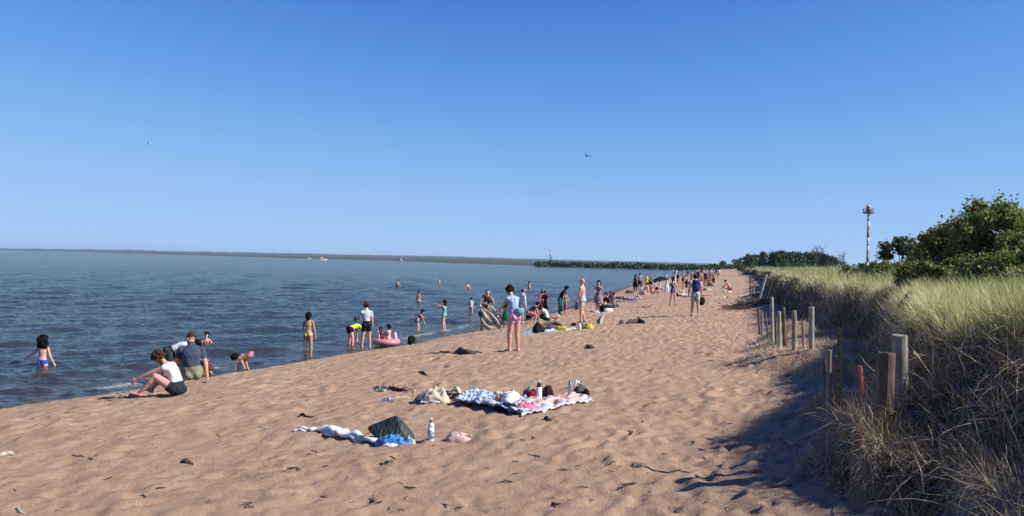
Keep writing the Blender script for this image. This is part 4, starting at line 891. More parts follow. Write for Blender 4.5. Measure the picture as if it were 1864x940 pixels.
# pink inflatable float
p = at_z(703, 629); e = tag(empty('inflatable_float', (p.x, p.y, .06), .1), 'pink inflatable ring float at the water edge', 'float'); PK = NT('pink_vinyl').bsdf((.66, .25, .28), .25)
rings = []
for i in range(36):
    a = 2 * math.pi * i / 36; c_ = Vector((math.cos(a) * .42, math.sin(a) * .38, .09)); o_ = Vector((math.cos(a), math.sin(a), 0)); rings.append([c_ + o_ * .15 * math.cos(b) + Vector((0, 0, .13 * math.sin(b))) for b in np.linspace(0, 2 * math.pi, 13)[:-1]])
rings.append(rings[0]); MB().rings(rings, cap=False).obj('ring_tube', PK, e)
MB().cap((.36, 0, .2), (.34, .0, .42), .08, .06).obj('backrest_knob', cloth_mat((.78, .62, .62), 'plastic'), e); MB().cap((-.36, .05, .2), (-.33, .05, .46), .07, .055).obj('head_knob', cloth_mat((.78, .66, .66), 'plastic'), e)
MB().ell((0, 0, .03), (.34, .3, .04)).obj('float_floor', PK, e)
# ================================================================== people
def dirv(f, a, side=1):      # f: degrees raised forward from straight down, a: degrees out to the side
    f = R(f); a = R(a); return Vector((side * math.sin(a), math.sin(f) * math.cos(a), -math.cos(f) * math.cos(a)))
def upv(f, s=0): f = R(f); s = R(s); return Vector((math.sin(s), math.sin(f) * math.cos(s), math.cos(f) * math.cos(s)))
SK = {'fair': (.62, .36, .27), 'tan': (.50, .27, .17), 'olive': (.40, .22, .14), 'brown': (.20, .10, .06), 'pink': (.66, .34, .27)}
HR = {'black': (.006, .005, .005), 'dark': (.02, .012, .009), 'brown': (.06, .03, .017), 'auburn': (.12, .035, .018), 'blond': (.36, .24, .11), 'grey': (.25, .24, .23)}
def build_person(label, h, pose, skin='fair', sex='f', hair=('short', 'dark'), wear=(), loc=(0, 0, 0), heading=0, vox=.012, fat=1.0, sink=0.0, group=None, settle=True, hat=None):
    kid = max(0, min(1, (1.5 - h) / .6)); hs = 1.06 + .30 * kid
    pose = dict(pose)
    if pose.get('sit'):
        for q_k in ('legL', 'legR'):
            (_, a1_), (f2_, a2_) = pose[q_k]; x_ = max(-.9, min(.95, (.235 * math.cos(R(f2_)) - .030) / .245)); pose[q_k] = ((90 + math.degrees(math.asin(x_)), a1_), (f2_, a2_))
    g = pose.get
    lean1, lean2, neck, hd = g('lean', (0, 2, 5, 0)); sl = g('side', 0)
    P0 = Vector((0, 0, 0)); u1 = upv(lean1, sl); u2 = upv((lean1 + lean2) / 2, sl); u3 = upv(lean2, sl)
    W = P0 + u1 * .10; Ch = W + u2 * .10; Nk = Ch + u3 * .11; un = upv(neck, sl); uh = upv(hd, sl); H0 = Nk + un * .030; HC = H0 + uh * .060 * hs
    yaw = Matrix.Rotation(R(-g('turn', 0)), 3, 'Z'); ty = Matrix.Rotation(R(-g('headyaw', 0)), 3, 'Z')
    hf = ty @ (upv(hd + 90, 0)); hf = (hf - uh * hf.dot(uh)).normalized(); hr_ = hf.cross(uh).normalized()
    f3 = upv(lean2 + 90, 0); f1 = upv(lean1 + 90, 0)
    sw = .108 if sex == 'm' else .092; sw *= 1 - .08 * kid; bones = []; mb = MB(); S = h
    def B(name, a, b, ra, rb, n=10):
        bones.append((name, a * S, b * S, ra * S, rb * S)); mb.cap(a * S, b * S, ra * S, rb * S, n)
    # trunk
    wz = .060 if sex == 'm' else .053; prof = [(P0 - u1 * .035, .062, .050, u1), (P0 - u1 * .0, .088 if sex == 'f' else .080, .062, u1), (P0 + u1 * .04, .084 if sex == 'f' else .078, .060, u1), (W, wz * 1.2, .048, u1), (W + u2 * .05, wz * 1.25, .052, u2), (Ch, .084 if sex == 'm' else .076, .060, u2), (Ch + u3 * .05, .094 if sex == 'm' else .080, .055, u3), (Ch + u3 * .085, .078 if sex == 'm' else .066, .04, u3), (Nk, .035, .032, u3)]
    rings = []
    for c, rx, ry, uu in prof:
        ff = Vector((1, 0, 0)).cross(uu) * -1; ff.normalize(); rings.append([(c + (yaw @ Vector((1, 0, 0))) * rx * fat * math.cos(2 * math.pi * i / 16) + (yaw @ ff) * ry * fat * math.sin(2 * math.pi * i / 16)) * S for i in range(16)])
    mb.rings(rings)
    for a, b in ((P0, W), (W, Ch), (Ch, Nk)): bones.append(('trunk%d' % len(bones), a * S, b * S, .07 * S, .07 * S))
    for s in (-1, 1):
        c = P0 + Vector((s * .040, 0, 0)) - f1 * .030 - u1 * .02; mb.ell(c * S, (.046 * S * fat, .042 * S * fat, .05 * S))
        if sex == 'f' and kid < .5: mb.ell((Ch + Vector((s * .034, 0, 0)) + f3 * .045 + u3 * .005) * S, (.032 * S, .028 * S, .03 * S))
    B('neck', Nk - u3 * .01, H0 + uh * .02, .036 if sex == 'm' else .030, .034 if sex == 'm' else .028)
    # head
    M = Matrix((hr_, hf, uh)).transposed(); k = S * hs
    bones.append(('head', (HC - uh * .02) * S, (HC + uh * .02) * S, .06 * k, .06 * k))
    mb.ell((HC + uh * .012) * S - hf * .006 * k, (.043 * k, .054 * k, .050 * k), M, 16, 12)
    mb.ell((HC) * S + hf * .012 * k - uh * .020 * k, (.034 * k, .038 * k, .046 * k), M, 14, 10)
    mb.cap(HC * S + hf * .046 * k - uh * .006 * k, HC * S + hf * .056 * k - uh * .020 * k, .005 * k, .0085 * k, 8)
    mb.ell(HC * S + hf * .044 * k - uh * .036 * k, (.013 * k, .009 * k, .006 * k), M); mb.ell(HC * S + hf * .040 * k - uh * .054 * k, (.013 * k, .011 * k, .009 * k), M)
    for s in (-1, 1):
        mb.ell(HC * S + hr_ * s * .044 * k - uh * .012 * k, (.005 * k, .011 * k, .017 * k), M); mb.ell(HC * S + hf * .043 * k + hr_ * s * .018 * k + uh * .010 * k, (.014 * k, .007 * k, .005 * k), M)
    # arms
    hands = []
    for s, key in ((-1, 'L'), (1, 'R')):
        (fa, aa), (fb, ab) = g('arm' + key, ((4, 9), (12, 4))); Sh = Ch + u3 * .062 + (yaw @ Vector((s * sw, 0, 0))) + Vector(g('sh' + key, (0, 0, 0)))
        d1 = yaw @ dirv(fa, aa, s); d2 = yaw @ dirv(fb, ab, s); E = Sh + d1 * .165; Wr = E + d2 * .140
        at_ = 1.0 + .18 * (sex == 'm'); mb.ell(Sh * S, (.029 * S * at_,) * 3); mb.cap((Nk - u3 * .012 + Vector((s * .015, 0, 0))) * S, Sh * S, .026 * S, .024 * S)
        B('uarm' + key, Sh, E, .0275 * at_, .0215 * at_); B('farm' + key, E, Wr, .0225 * at_, .0145 * at_)
        sp = Vector((0, 1, 0)) - d2 * d2.y
        if sp.length < .3: sp = Vector((-s, 0, 0)) - d2 * (-s * d2.x)
        sp.normalize(); nn = d2.cross(sp).normalized(); pm = Wr + d2 * .030
        bones.append(('hand' + key, Wr * S, (Wr + d2 * .08) * S, .02 * S, .02 * S))
        for q in (-1, 0, 1): mb.cap((Wr + sp * q * .005) * S, (Wr + d2 * .048 + sp * q * .014) * S, .0105 * S, .0095 * S, 8)
        curl = nn * (-s * .25)
        for q, L_ in ((-1.5, .036), (-.5, .042), (.5, .046), (1.5, .041)):
            b0_ = Wr + d2 * .050 + sp * q * .0112; m1 = b0_ + (d2 + curl + sp * q * .05).normalized() * L_ * .55; m2 = m1 + (d2 + curl * 2.2).normalized() * L_ * .5
            mb.cap(b0_ * S, m1 * S, .0056 * S, .0053 * S, 6); mb.cap(m1 * S, m2 * S, .0053 * S, .0046 * S, 6)
        t0 = Wr + d2 * .016 + sp * .012; t1 = t0 + (d2 + sp * .9).normalized() * .026; t2 = t1 + (d2 * 1.3 + sp * .3).normalized() * .022
        mb.cap(t0 * S, t1 * S, .0075 * S, .0065 * S, 6); mb.cap(t1 * S, t2 * S, .0062 * S, .005 * S, 6); hands.append((Wr + d2 * .06) * S)
    # legs
    for s, key in ((-1, 'L'), (1, 'R')):
        (fa, aa), (fb, ab) = g('leg' + key, ((2, 4), (0, 2))); Hp = P0 + Vector((s * .046, 0, -.005)); d1 = dirv(fa, aa, s); d2 = dirv(fb, ab, s)
        K = Hp + d1 * .245; A = K + d2 * .235; tf = .056 * (fat * .8 + .2)
        B('thigh' + key, Hp + d1 * .01, K, tf, .037); mb.cap((K + d2 * .0) * S, (K + d2 * .08) * S, .035 * S, .037 * S); B('shank' + key, K + d2 * .05, A, .037, .022)
        ft = g('foot' + key, fb + 90); dfw = dirv(ft, g('fa' + key, 8), s); hl = A - dfw * .022 + d2 * .028
        bones.append(('foot' + key, hl * S, (hl + dfw * .12) * S, .025 * S, .02 * S)); mb.cap(A * S, hl * S, .022 * S, .020 * S)
        for q in (-1, 1): sdv = Vector((q * .010, 0, 0)); mb.cap((hl + sdv * .5) * S, (hl + dfw * .105 + sdv + d2 * .003) * S, .0175 * S, .013 * S)
        mb.cap((A + dfw * .01) * S, (hl + dfw * .08) * S, .018 * S, .014 * S)
    me = py_mesh('raw', mb.V, mb.F); bm = bmesh.new(); bm.from_mesh(me); bmesh.ops.recalc_face_normals(bm, faces=bm.faces); bm.to_mesh(me); bm.free()
    o = bpy.data.objects.new('raw', me); COL.objects.link(o); md = o.modifiers.new('r', 'REMESH'); md.mode = 'VOXEL'; md.voxel_size = vox; md.adaptivity = 0
    md = o.modifiers.new('s', 'SMOOTH'); md.factor = .5; md.iterations = 4 if vox < .02 else 2
    dg = bpy.context.evaluated_depsgraph_get(); body = bpy.data.meshes.new_from_object(o.evaluated_get(dg)); bpy.data.objects.remove(o); bpy.data.meshes.remove(me)
    n = len(body.vertices); V = np.empty(n * 3, np.float32); body.vertices.foreach_get('co', V); V = V.reshape(-1, 3); N = np.empty(n * 3, np.float32); body.vertices.foreach_get('normal', N); N = N.reshape(-1, 3)
    # which bone and where along it
    best = np.full(n, 1e9); who = np.zeros(n, int); tt = np.zeros(n)
    for i, (nm, a, b, ra, rb) in enumerate(bones):
        a = np.array(a); d = np.array(b) - a; t_ = np.clip(((V - a) @ d) / max(d @ d, 1e-9), 0, 1); r_ = ra + (rb - ra) * t_
        ds = np.linalg.norm(V - (a + t_[:, None] * d), axis=1) / r_; k_ = ds < best; best[k_] = ds[k_]; who[k_] = i; tt[k_] = t_[k_]
    names = [b[0] for b in bones]; tr_ = [i for i, q in enumerate(names) if q.startswith('trunk')]
    # trunk coordinate 0 (crotch) .. 1 (neck), measured along the spine
    sp_ = [np.array(q) * S for q in (P0 - u1 * .06, P0, W, Ch, Nk)]; tc = np.zeros(n); bd = np.full(n, 1e9)
    for i in range(4):
        a = sp_[i]; d = sp_[i + 1] - a; t_ = np.clip(((V - a) @ d) / (d @ d), 0, 1); ds = np.linalg.norm(V - a - t_[:, None] * d, axis=1); k_ = ds < bd; bd[k_] = ds[k_]; tc[k_] = (i + t_[k_]) / 4
    istr = np.isin(who, tr_)
    zmin = V[:, 2].min() if settle else 0
    root_name = 'person'; zoff = -zmin - sink + (-.01 if settle and not sink else 0)
    ob = link(root_name, body, cloth_mat(SK[skin], 'skin'), None, Vector(loc) + Vector((0, 0, zoff)), -R(heading)); ob.data.name = 'person'
    tag(ob, label, 'person', group)
    loops = np.empty(len(body.loops), np.int32); body.loops.foreach_get('vertex_index', loops); ltot = np.empty(len(body.polygons), np.int32); body.polygons.foreach_get('loop_total', ltot)
    quads = loops.reshape(-1, 4) if (ltot == 4).all() else None
    def garment(name, sel, off, mat):
        fm_ = sel[quads].all(1); fq = quads[fm_]
        if len(fq) == 0: return
        idx, inv = np.unique(fq, return_inverse=True); Fq = inv.reshape(-1, 4)
        wob = off * (1.1 + .9 * fbm(V[idx, 0] * 14 + V[idx, 2] * 9, V[idx, 1] * 14 - V[idx, 2] * 6, 800, 2)); Vn = V[idx] + N[idx] * wob[:, None]
        o2 = link(name, fast_mesh(name, Vn, Fq, 4), mat, ob)
        sm_ = o2.modifiers.new('s', 'SMOOTH'); sm_.factor = .5; sm_.iterations = 2
        return o2
    wi = np.array([names[i] for i in who])
    limb = lambda p, lo, hi: np.array([q.startswith(p) for q in wi]) & (tt >= lo) & (tt <= hi)
    for wname, kind, colr in wear:
        mt = colr if not isinstance(colr, tuple) else cloth_mat(colr); oz = max(.006, vox * .5)
        if kind == 'tshirt': garment(wname, (istr & (tc > .30)) & ~limb('neck', 0, 1) | limb('uarm', 0, .62), oz * 2.1, mt)
        elif kind == 'tank': garment(wname, (istr & (tc > .30) & (tc < .93)) | limb('uarm', 0, .10), oz * 1.7, mt)
        elif kind == 'long': garment(wname, (istr & (tc > .28)) | limb('uarm', 0, 1) | limb('farm', 0, .92), oz * 2.0, mt)
        elif kind == 'shorts': garment(wname, (istr & (tc < .46)) | limb('thigh', 0, .62), oz * 2.2, mt)
        elif kind == 'short_shorts': garment(wname, (istr & (tc < .44)) | limb('thigh', 0, .32), oz * 1.8, mt)
        elif kind == 'pants': garment(wname, (istr & (tc < .46)) | limb('thigh', 0, 1) | limb('shank', 0, .95), oz * 2, mt)
        elif kind == 'briefs': garment(wname, (istr & (tc < .36)) | limb('thigh', 0, .10), oz * 1.1, mt)
        elif kind == 'band': garment(wname, istr & (tc > .70) & (tc < .80), oz * 1.1, mt)
        elif kind == 'onepiece': garment(wname, (istr & (tc < .84)) | limb('thigh', 0, .08), oz * 1.1, mt)
        elif kind == 'dress':
            garment(wname, istr & (tc > .2) & (tc < .92), oz * 1.8, mt)
        if kind in ('dress', 'skirt'):
            dl = (dirv(*pose.get('legL', ((2, 4), (0, 2)))[0], -1) + dirv(*pose.get('legR', ((2, 4), (0, 2)))[0], 1)).normalized(); L_ = .24 if kind == 'dress' else .17; mk = MB(); rg_ = []
            for i in range(9):
                f = i / 8; c = (W.lerp(P0, min(1, f * 2)) if f < .5 else P0 + dl * L_ * (f - .5) * 2) * S; w_ = (.068 + .045 * min(1, f * 1.6) + .03 * f) * S * fat
                rg_.append([c + Vector((w_ * (1 + .07 * math.cos(7 * a)) * math.cos(a), w_ * .8 * (1 + .07 * math.cos(7 * a)) * math.sin(a), .01 * S * math.sin(3 * a) * f)) for a in [2 * math.pi * j / 28 for j in range(28)]])
            o2 = mk.rings(rg_, cap=False).obj(wname + '_skirt' if kind == 'dress' else wname, mt, ob)
    # hair
    def hp(x, y, z): return HC * S + hr_ * x * k + hf * y * k + uh * z * k
    style, hc = hair; hm = cloth_mat(HR[hc], 'hair'); hb_ = MB(); sd_ = rnd.randint(0, 999)
    def nz(q, a=.08, fr=6): return 1 + a * float(fbm(np.array([q.x * fr + sd_]), np.array([q.y * fr + q.z * 5]), 810, 3)[0])
    if style != 'bald':
        fl = {'short': 1.14, 'buzz': 1.05, 'long': 1.2, 'bun': 1.15, 'afro': 1.05, 'bob': 1.22, 'pony': 1.12}[style]
        def shape(q):
            f_ = nz(q, .2 if style != 'buzz' else .02)
            if q.y > .30 and q.z < .42: f_ *= .80
            elif q.z < -.35: f_ *= .86
            return f_
        hb_.ell(hp(0, -.008, .012), (.046 * fl * k, .057 * fl * k, .054 * fl * k), M, 24, 16, shape)
        if style in ('bob', 'short', 'long', 'bun') and vox < .013:
            for i in range(30):
                a = rnd.uniform(0, 6.28); zc = rnd.uniform(-.5, 1); rr = math.sqrt(max(0, 1 - zc * zc)); x = rr * math.cos(a); y = rr * math.sin(a)
                if y > .2 and zc < .55: continue
                kk_ = fl * (.97 if style == 'short' else 1.0); hb_.ell(hp(x * .045 * kk_, y * .055 * kk_ - .008, zc * .052 * kk_ + .010), (.014 * k, .014 * k, .022 * k), M, 7, 5, lambda q: nz(q, .4, 9))
        if style == 'afro':
            r = pose.get('afro', 1.0)
            for i in range(46):
                a = rnd.uniform(0, 6.28); zc = rnd.uniform(-.75, 1); rr = math.sqrt(max(0, 1 - zc * zc)); x = rr * math.cos(a); y = rr * math.sin(a)
                if y > .35 and zc < .45: continue
                hb_.ell(hp(x * .048 * r, y * .05 * r - .014, zc * .056 * r + .012 - .012 * (r - 1)), (.026 * k * r,) * 3, M, 8, 6, lambda q: nz(q, .3, 9))
            if r > 1.3:
                for i in range(26): hb_.ell(hp(rnd.uniform(-.062, .062), -.03 + rnd.uniform(-.02, .015), -.05 - rnd.uniform(0, .06)), (.034 * k, .03 * k, .04 * k), M, 8, 6, lambda q: nz(q, .3, 9))
        if style in ('long', 'bob'):
            L_ = .16 if style == 'long' else .085; dn = (-uh * .6 + Vector((0, 0, -1)) * .8).normalized(); rg_ = []
            for i in range(8):
                f = i / 7; c = hp(0, -.034, .01) + dn * L_ * f * k * 1.15; wx = .054 * k * (1 - .35 * f ** 2); wy = .032 * k * (1 - .3 * f)
                rg_.append([c + hr_ * wx * (1 + .12 * math.sin(5 * a + i)) * math.cos(a) + hf * wy * math.sin(a) for a in [2 * math.pi * j / 16 for j in range(16)]])
            hb_.rings(rg_)
        if style == 'bun': hb_.ell(hp(0, -.052, .045), (.026 * k, .024 * k, .024 * k), M, 12, 8, lambda q: nz(q, .2))
        if style == 'pony': hb_.tube([hp(0, -.05, .03), hp(0, -.075, .0), hp(0, -.072, -.06), hp(0, -.062, -.11)], [.014 * k, .020 * k, .018 * k, .006 * k], 8)
        hb_.obj('hair', hm, ob)
    if hat:
        mk = MB(); ct = hp(0, -.004, .030); mk.ell(ct, (.053 * k, .062 * k, .042 * k), M, 16, 10, lambda q: 1 if q.z > -.1 else .9); o2 = mk.obj('hat', cloth_mat(hat), ob)
        MB().rings([[hp(x, y, .025 + .004 * j) for x, y in ((-.04, .04), (-.03, .085), (0, .098), (.03, .085), (.04, .04))] for j in (0, 1)]).obj('hat_brim', cloth_mat(hat), o2)
    if vox < .013:
        for s in (-1, 1): MB().ell(hp(s * .0165, .0475, .0005), (.006 * k, .004 * k, .0035 * k), M, 8, 6).obj('eye', cloth_mat((.02, .015, .012), 'plastic'), ob)
    return ob, hands, V, S
def px_person(label, u, v, h, pose, water=None, **kw):
    """stand somebody on the sand seen at photo pixel (u, v); water = how deep they stand in the lake"""
    if water is None: p = gp(u, v)
    else: p = at_z(u, v, 0)
    D = p.y; vx = .0085 if D < 26 else .012 if D < 45 else .02 if D < 85 else .03
    kw.setdefault('vox', vx)
    return build_person(label, h, pose, loc=p, sink=0 if water is None else water, **kw)
ST = dict(); SIT = dict(sit=1, lean=(-8, 14, 20, 10), legL=((118, 10), (35, 4)), legR=((112, 14), (30, 4)), armL=((50, 10), (80, -14)), armR=((50, 10), (80, -14)), footL=88, footR=88)
SITFLAT = dict(lean=(-10, 8, 15, 5), legL=((84, 10), (86, 4)), legR=((84, 10), (86, 4)), armL=((-30, 18), (-20, 10)), armR=((-30, 18), (-20, 10)), footL=150, footR=150)
SQUAT = dict(lean=(35, 45, 40, 20), legL=((105, 16), (-35, 5)), legR=((105, 16), (-35, 5)), armL=((50, 8), (70, 0)), armR=((50, 8), (70, 0)), footL=85, footR=85)
BEND = dict(lean=(70, 95, 95, 80), legL=((12, 8), (-4, 4)), legR=((12, 8), (-4, 4)), armL=((8, 6), (5, 0)), armR=((8, 6), (5, 0)), footL=90, footR=90)
LIE = dict(lean=(86, 70, 55, 20), legL=((-88, 6), (-90, 2)), legR=((-88, 6), (-90, 2)), armL=((30, 14), (75, -10)), armR=((30, 14), (75, -10)), footL=-70, footR=-70)
BACK = dict(lean=(-88, -86, -84, -70), legL=((88, 8), (90, 2)), legR=((125, 6), (40, 2)), armL=((-60, 30), (-100, 10)), armR=((80, 20), (85, 5)), footL=160, footR=100)
WALK = dict(lean=(3, 5, 8, 2), legL=((22, 3), (8, 2)), legR=((-12, 3), (-32, 2)), armL=((-18, 8), (-4, 5)), armR=((22, 8), (38, 2)), footR=50)
def mk(base, **k): d = dict(base); d.update(k); return d
PX = px_person
# --- in the water, left
PX('wading girl with a big mass of black curly hair and blue bikini bottom', 77, 664, 1.56, mk(ST, afro=1.55, armL=((8, 42), (2, 62)), armR=((0, 16), (8, 26)), lean=(2, 4, 6, 6)), water=.74, sex='f', hair=('afro', 'black'), skin='fair', wear=[('bikini_bottom', 'briefs', (.03, .06, .42))], heading=-4)
PX('dark haired child chest deep in the water, facing the beach', 376, 627, 1.3, mk(ST, armL=((20, 40), (40, 40)), armR=((20, 40), (40, 40))), water=.86, hair=('bob', 'black'), skin='pink', wear=[('swimsuit', 'band', (.5, .2, .2))], heading=175)
PX('man in a white shirt bending far forward at the water edge', 306, 700, 1.76, mk(BEND, lean=(62, 84, 92, 80), legL=((18, 8), (-8, 4)), armL=((22, 6), (6, 0)), armR=((22, 6), (6, 0))), water=.03, sex='m', hair=('short', 'black'), skin='fair', wear=[('shirt', 'tshirt', (.72, .72, .74)), ('shorts', 'shorts', (.03, .035, .045))], heading=78)
PX('seated woman in a white tank top and denim shorts reaching forward', 322, 722, 1.6, dict(sit=1, lean=(12, 42, 52, 58), legL=((98, 14), (42, 4)), legR=((104, 8), (40, 4)), armL=((66, 8), (62, 4)), armR=((70, 10), (66, 6)), footL=105, footR=105), sex='f', fat=1.08, hair=('bob', 'brown'), skin='pink', wear=[('tank_top', 'tank', (.74, .74, .72)), ('shorts', 'short_shorts', (.018, .028, .042))], heading=-84)
PX('seated man in a slate blue t-shirt leaning on his right arm', 350, 703, 1.78, dict(sit=1, lean=(-4, 22, 34, 30), side=-4, legL=((98, 20), (38, 6)), legR=((98, 16), (38, 6)), armL=((35, 16), (58, 4)), armR=((-8, 16), (-4, 8)), footL=95, footR=95, headyaw=-40), sex='m', fat=1.12, hair=('buzz', 'brown'), skin='fair', wear=[('shirt', 'tshirt', (.055, .07, .12)), ('shorts', 'shorts', (.25, .23, .16))], heading=-22)
PX('auburn haired child crouching behind the seated man', 383, 682, 1.05, mk(SQUAT), water=.02, hair=('bob', 'auburn'), skin='pink', wear=[('swimsuit', 'onepiece', (.12, .03, .05))], heading=-70)
PX('curly haired child in a pink swimsuit bottom on hands and feet at the shore', 455, 678, 1.0, dict(lean=(100, 112, 112, 90), legL=((62, 10), (-30, 4)), legR=((50, 10), (-20, 4)), armL=((30, 8), (8, 0)), armR=((30, 8), (8, 0)), footL=90, footR=90, afro=1.1), hair=('afro', 'black'), skin='tan', wear=[('shirt', 'band', (.5, .55, .65)), ('swimsuit_bottom', 'briefs', (.68, .2, .26))], heading=-82)
PX('woman in a yellow bikini with dark curly hair seen from behind', 560, 648, 1.60, mk(ST, afro=1.0, armL=((20, 14), (95, -12)), armR=((2, 14), (6, 10)), legL=((2, 3), (1, 1)), legR=((0, 5), (-2, 2))), water=.08, hair=('bob', 'black'), skin='tan', wear=[('bikini_bottom', 'briefs', (.66, .46, .16)), ('bikini_top', 'band', (.66, .46, .16))], heading=4)
PX('woman in a yellow top and black shorts bending with both hands in the water', 636, 627, 1.62, mk(BEND, lean=(66, 96, 100, 90), legL=((20, 16), (-4, 8)), legR=((6, 16), (-6, 8)), armL=((10, 8), (5, 4)), armR=((18, 10), (8, 4))), water=.22, fat=1.1, hair=('bun', 'brown'), skin='pink', wear=[('top', 'tshirt', (.66, .72, .08)), ('shorts', 'short_shorts', (.01, .01, .012))], heading=48)
m1, hn, _, _ = PX('standing man in a light grey t-shirt and black shorts holding a dark camera', 666, 632, 1.78, mk(ST, armL=((30, 16), (80, -4)), armR=((0, 10), (6, 6)), legL=((2, 6), (0, 4)), legR=((0, 7), (0, 4)), lean=(0, 4, 14, 14)), water=.05, sex='m', hair=('short', 'brown'), skin='pink', wear=[('shirt', 'tshirt', (.52, .58, .60)), ('shorts', 'shorts', (.008, .01, .016))], heading=-32)
cp = m1.matrix_basis @ (hn[0] + Vector((0, .04, .02)))
tag(MB().ell(cp - cp, (.06, .05, .09), f=lambda q: 1 / max(abs(q.x), abs(q.y), abs(q.z)) ** .7).obj('camera', P_black, None, cp), 'dark camera held up by the man in the grey shirt', 'camera')
PX('dark haired child with pale shoulders seated on the right side of the pink float', 705, 617, 1.1, mk(SIT, lean=(-5, 6, 10, 5)), hair=('bob', 'dark'), skin='pink', wear=[('swimsuit', 'onepiece', (.66, .42, .38))], heading=-50, settle=False)[0].location = bpy.data.objects['inflatable_float'].location + Vector((.10, -.06, .24))
PX('small child seated on the left side of the pink float', 690, 619, .95, mk(SIT, armL=((60, 10), (60, 5)), armR=((60, 10), (60, 5))), hair=('short', 'brown'), skin='pink', wear=[('swimsuit', 'briefs', (.6, .35, .35))], heading=160, settle=False)[0].location = bpy.data.objects['inflatable_float'].location + Vector((-.24, .10, .20))
PX('girl with long dark hair leaning forward and swinging one arm back', 759, 603, 1.3, dict(lean=(20, 38, 45, 25), legL=((25, 3), (-10, 2)), legR=((5, 3), (-20, 2)), armL=((-85, 20), (-80, 15)), armR=((30, 5), (20, 0))), water=.22, hair=('long', 'black'), skin='fair', wear=[('top', 'band', (.05, .04, .08)), ('swim_bottom', 'briefs', (.1, .08, .12))], heading=68)
PX('girl in a sea green swimsuit with both arms raised before her', 808, 602, 1.5, dict(lean=(-6, 6, 8, 0), legL=((2, 3), (-8, 2)), legR=((12, 3), (-14, 2)), armL=((85, 8), (120, -14)), armR=((80, 8), (118, -14))), water=.02, hair=('long', 'dark'), skin='fair', wear=[('swimsuit', 'onepiece', (.16, .48, .38))], heading=-62)
PX('bare backed man in dark shorts hip deep, leftmost of the far waders in the lake', 724, 523, 1.72, mk(ST), water=.82, sex='m', hair=('short', 'dark'), skin='pink', wear=[('shorts', 'shorts', (.02, .02, .03))], heading=0)
PX('woman in a pale bikini wading hip deep beyond the leaning girl', 762, 550, 1.6, mk(ST), water=.72, hair=('bun', 'dark'), skin='tan', wear=[('bikini_bottom', 'briefs', (.6, .5, .35)), ('bikini_top', 'band', (.6, .5, .35))], heading=10)
PX('pale thin wader far out between the hip deep man and the pink swimmer', 799, 518, 1.55, mk(ST), water=.75, hair=('short', 'dark'), skin='fair', wear=[('shirt', 'tank', (.5, .42, .4))], heading=180)
PX('wader in pink swim shorts stooping far out in the lake', 854, 527, 1.6, mk(ST, lean=(25, 35, 30, 20)), water=.72, sex='m', hair=('short', 'dark'), skin='fair', wear=[('shorts', 'shorts', (.6, .08, .14))], heading=-60)
PX('child in a white shirt wading left of the driftwood', 857, 570, 1.3, mk(ST, lean=(4, 10, 10, 0)), water=.3, hair=('short', 'black'), skin='pink', wear=[('shirt', 'tshirt', (.7, .7, .7)), ('shorts', 'short_shorts', (.55, .3, .25))], heading=20)
PX('thin dark haired wader farthest right in the lake', 963, 524, 1.5, mk(ST), water=.62, hair=('long', 'black'), skin='fair', wear=[('top', 'tank', (.35, .45, .5))], heading=20)
# --- around the driftwood
PX('tall person in a pale mint cap spreading both arms above the driftwood', 884, 592, 1.74, dict(lean=(6, 22, 26, 30), armL=((20, 30), (20, 12)), armR=((10, 34), (16, 16)), legL=((5, 3), (0, 2)), legR=((5, 4), (0, 2))), sex='m', hair=('short', 'brown'), skin='tan', hat=(.55, .68, .64), wear=[('shirt', 'tank', (.10, .035, .03)), ('shorts', 'shorts', (.35, .5, .55))], heading=160)[0].location.z += .25
PX('person with thin legs bending over in front of the driftwood', 876, 603, 1.5, dict(lean=(20, 46, 50, 50), legL=((8, 3), (0, 2)), legR=((-4, 4), (-6, 2)), armL=((30, 10), (12, 5)), armR=((40, 12), (20, 5))), hair=('long', 'dark'), skin='tan', wear=[('top', 'tank', (.07, .03, .03)), ('shorts', 'short_shorts', (.03, .05, .10))], heading=60)
PX('small child in a shiny green dress beside the driftwood', 920, 598, 1.12, mk(ST, armL=((50, 10), (70, 0)), armR=((55, 10), (80, -6))), hair=('long', 'black'), skin='olive', wear=[('dress', 'dress', (.015, .16, .05)), ('top', 'long', (.05, .16, .18))], heading=20)
wm, hn, _, _ = PX('standing woman in a light blue top, purple shorts and teal waist bag', 935, 641, 1.68, dict(lean=(6, 24, 34, 36), armL=((38, 8), (62, -10)), armR=((42, 10), (70, -20)), legL=((7, 3), (-1, 1)), legR=((2, 4), (-4, 2))), fat=1.03, hair=('bun', 'dark'), skin='pink', wear=[('top', 'tank', (.34, .48, .72)), ('shorts', 'short_shorts', (.58, .33, .52))], heading=-38)
TL_ = cloth_mat((.16, .42, .44)); o = MB().ell((-.0, -.0, 0), (.115, .07, .085), f=lambda q: 1 / max(abs(q.x), abs(q.y), abs(q.z)) ** .4).obj('waist_bag', TL_, None, wm.location + Vector((.13, -.08, .13)), .3)
tag(o, 'teal waist bag hanging at the hip of the woman in the light blue top', 'bag'); MB().tube([(-.08, -.04, .05), (-.14, -.05, .18), (-.16, -.03, .32)], .012, 6, .4).obj('bag_strap', TL_, o)
PX('person in a white shirt and white cap standing beyond the woman in blue', 948, 589, 1.66, mk(ST, lean=(4, 12, 14, 16)), sex='m', hair=('short', 'dark'), skin='pink', hat=(.75, .75, .75), wear=[('shirt', 'long', (.70, .72, .70)), ('shorts', 'shorts', (.5, .55, .58))], heading=60)
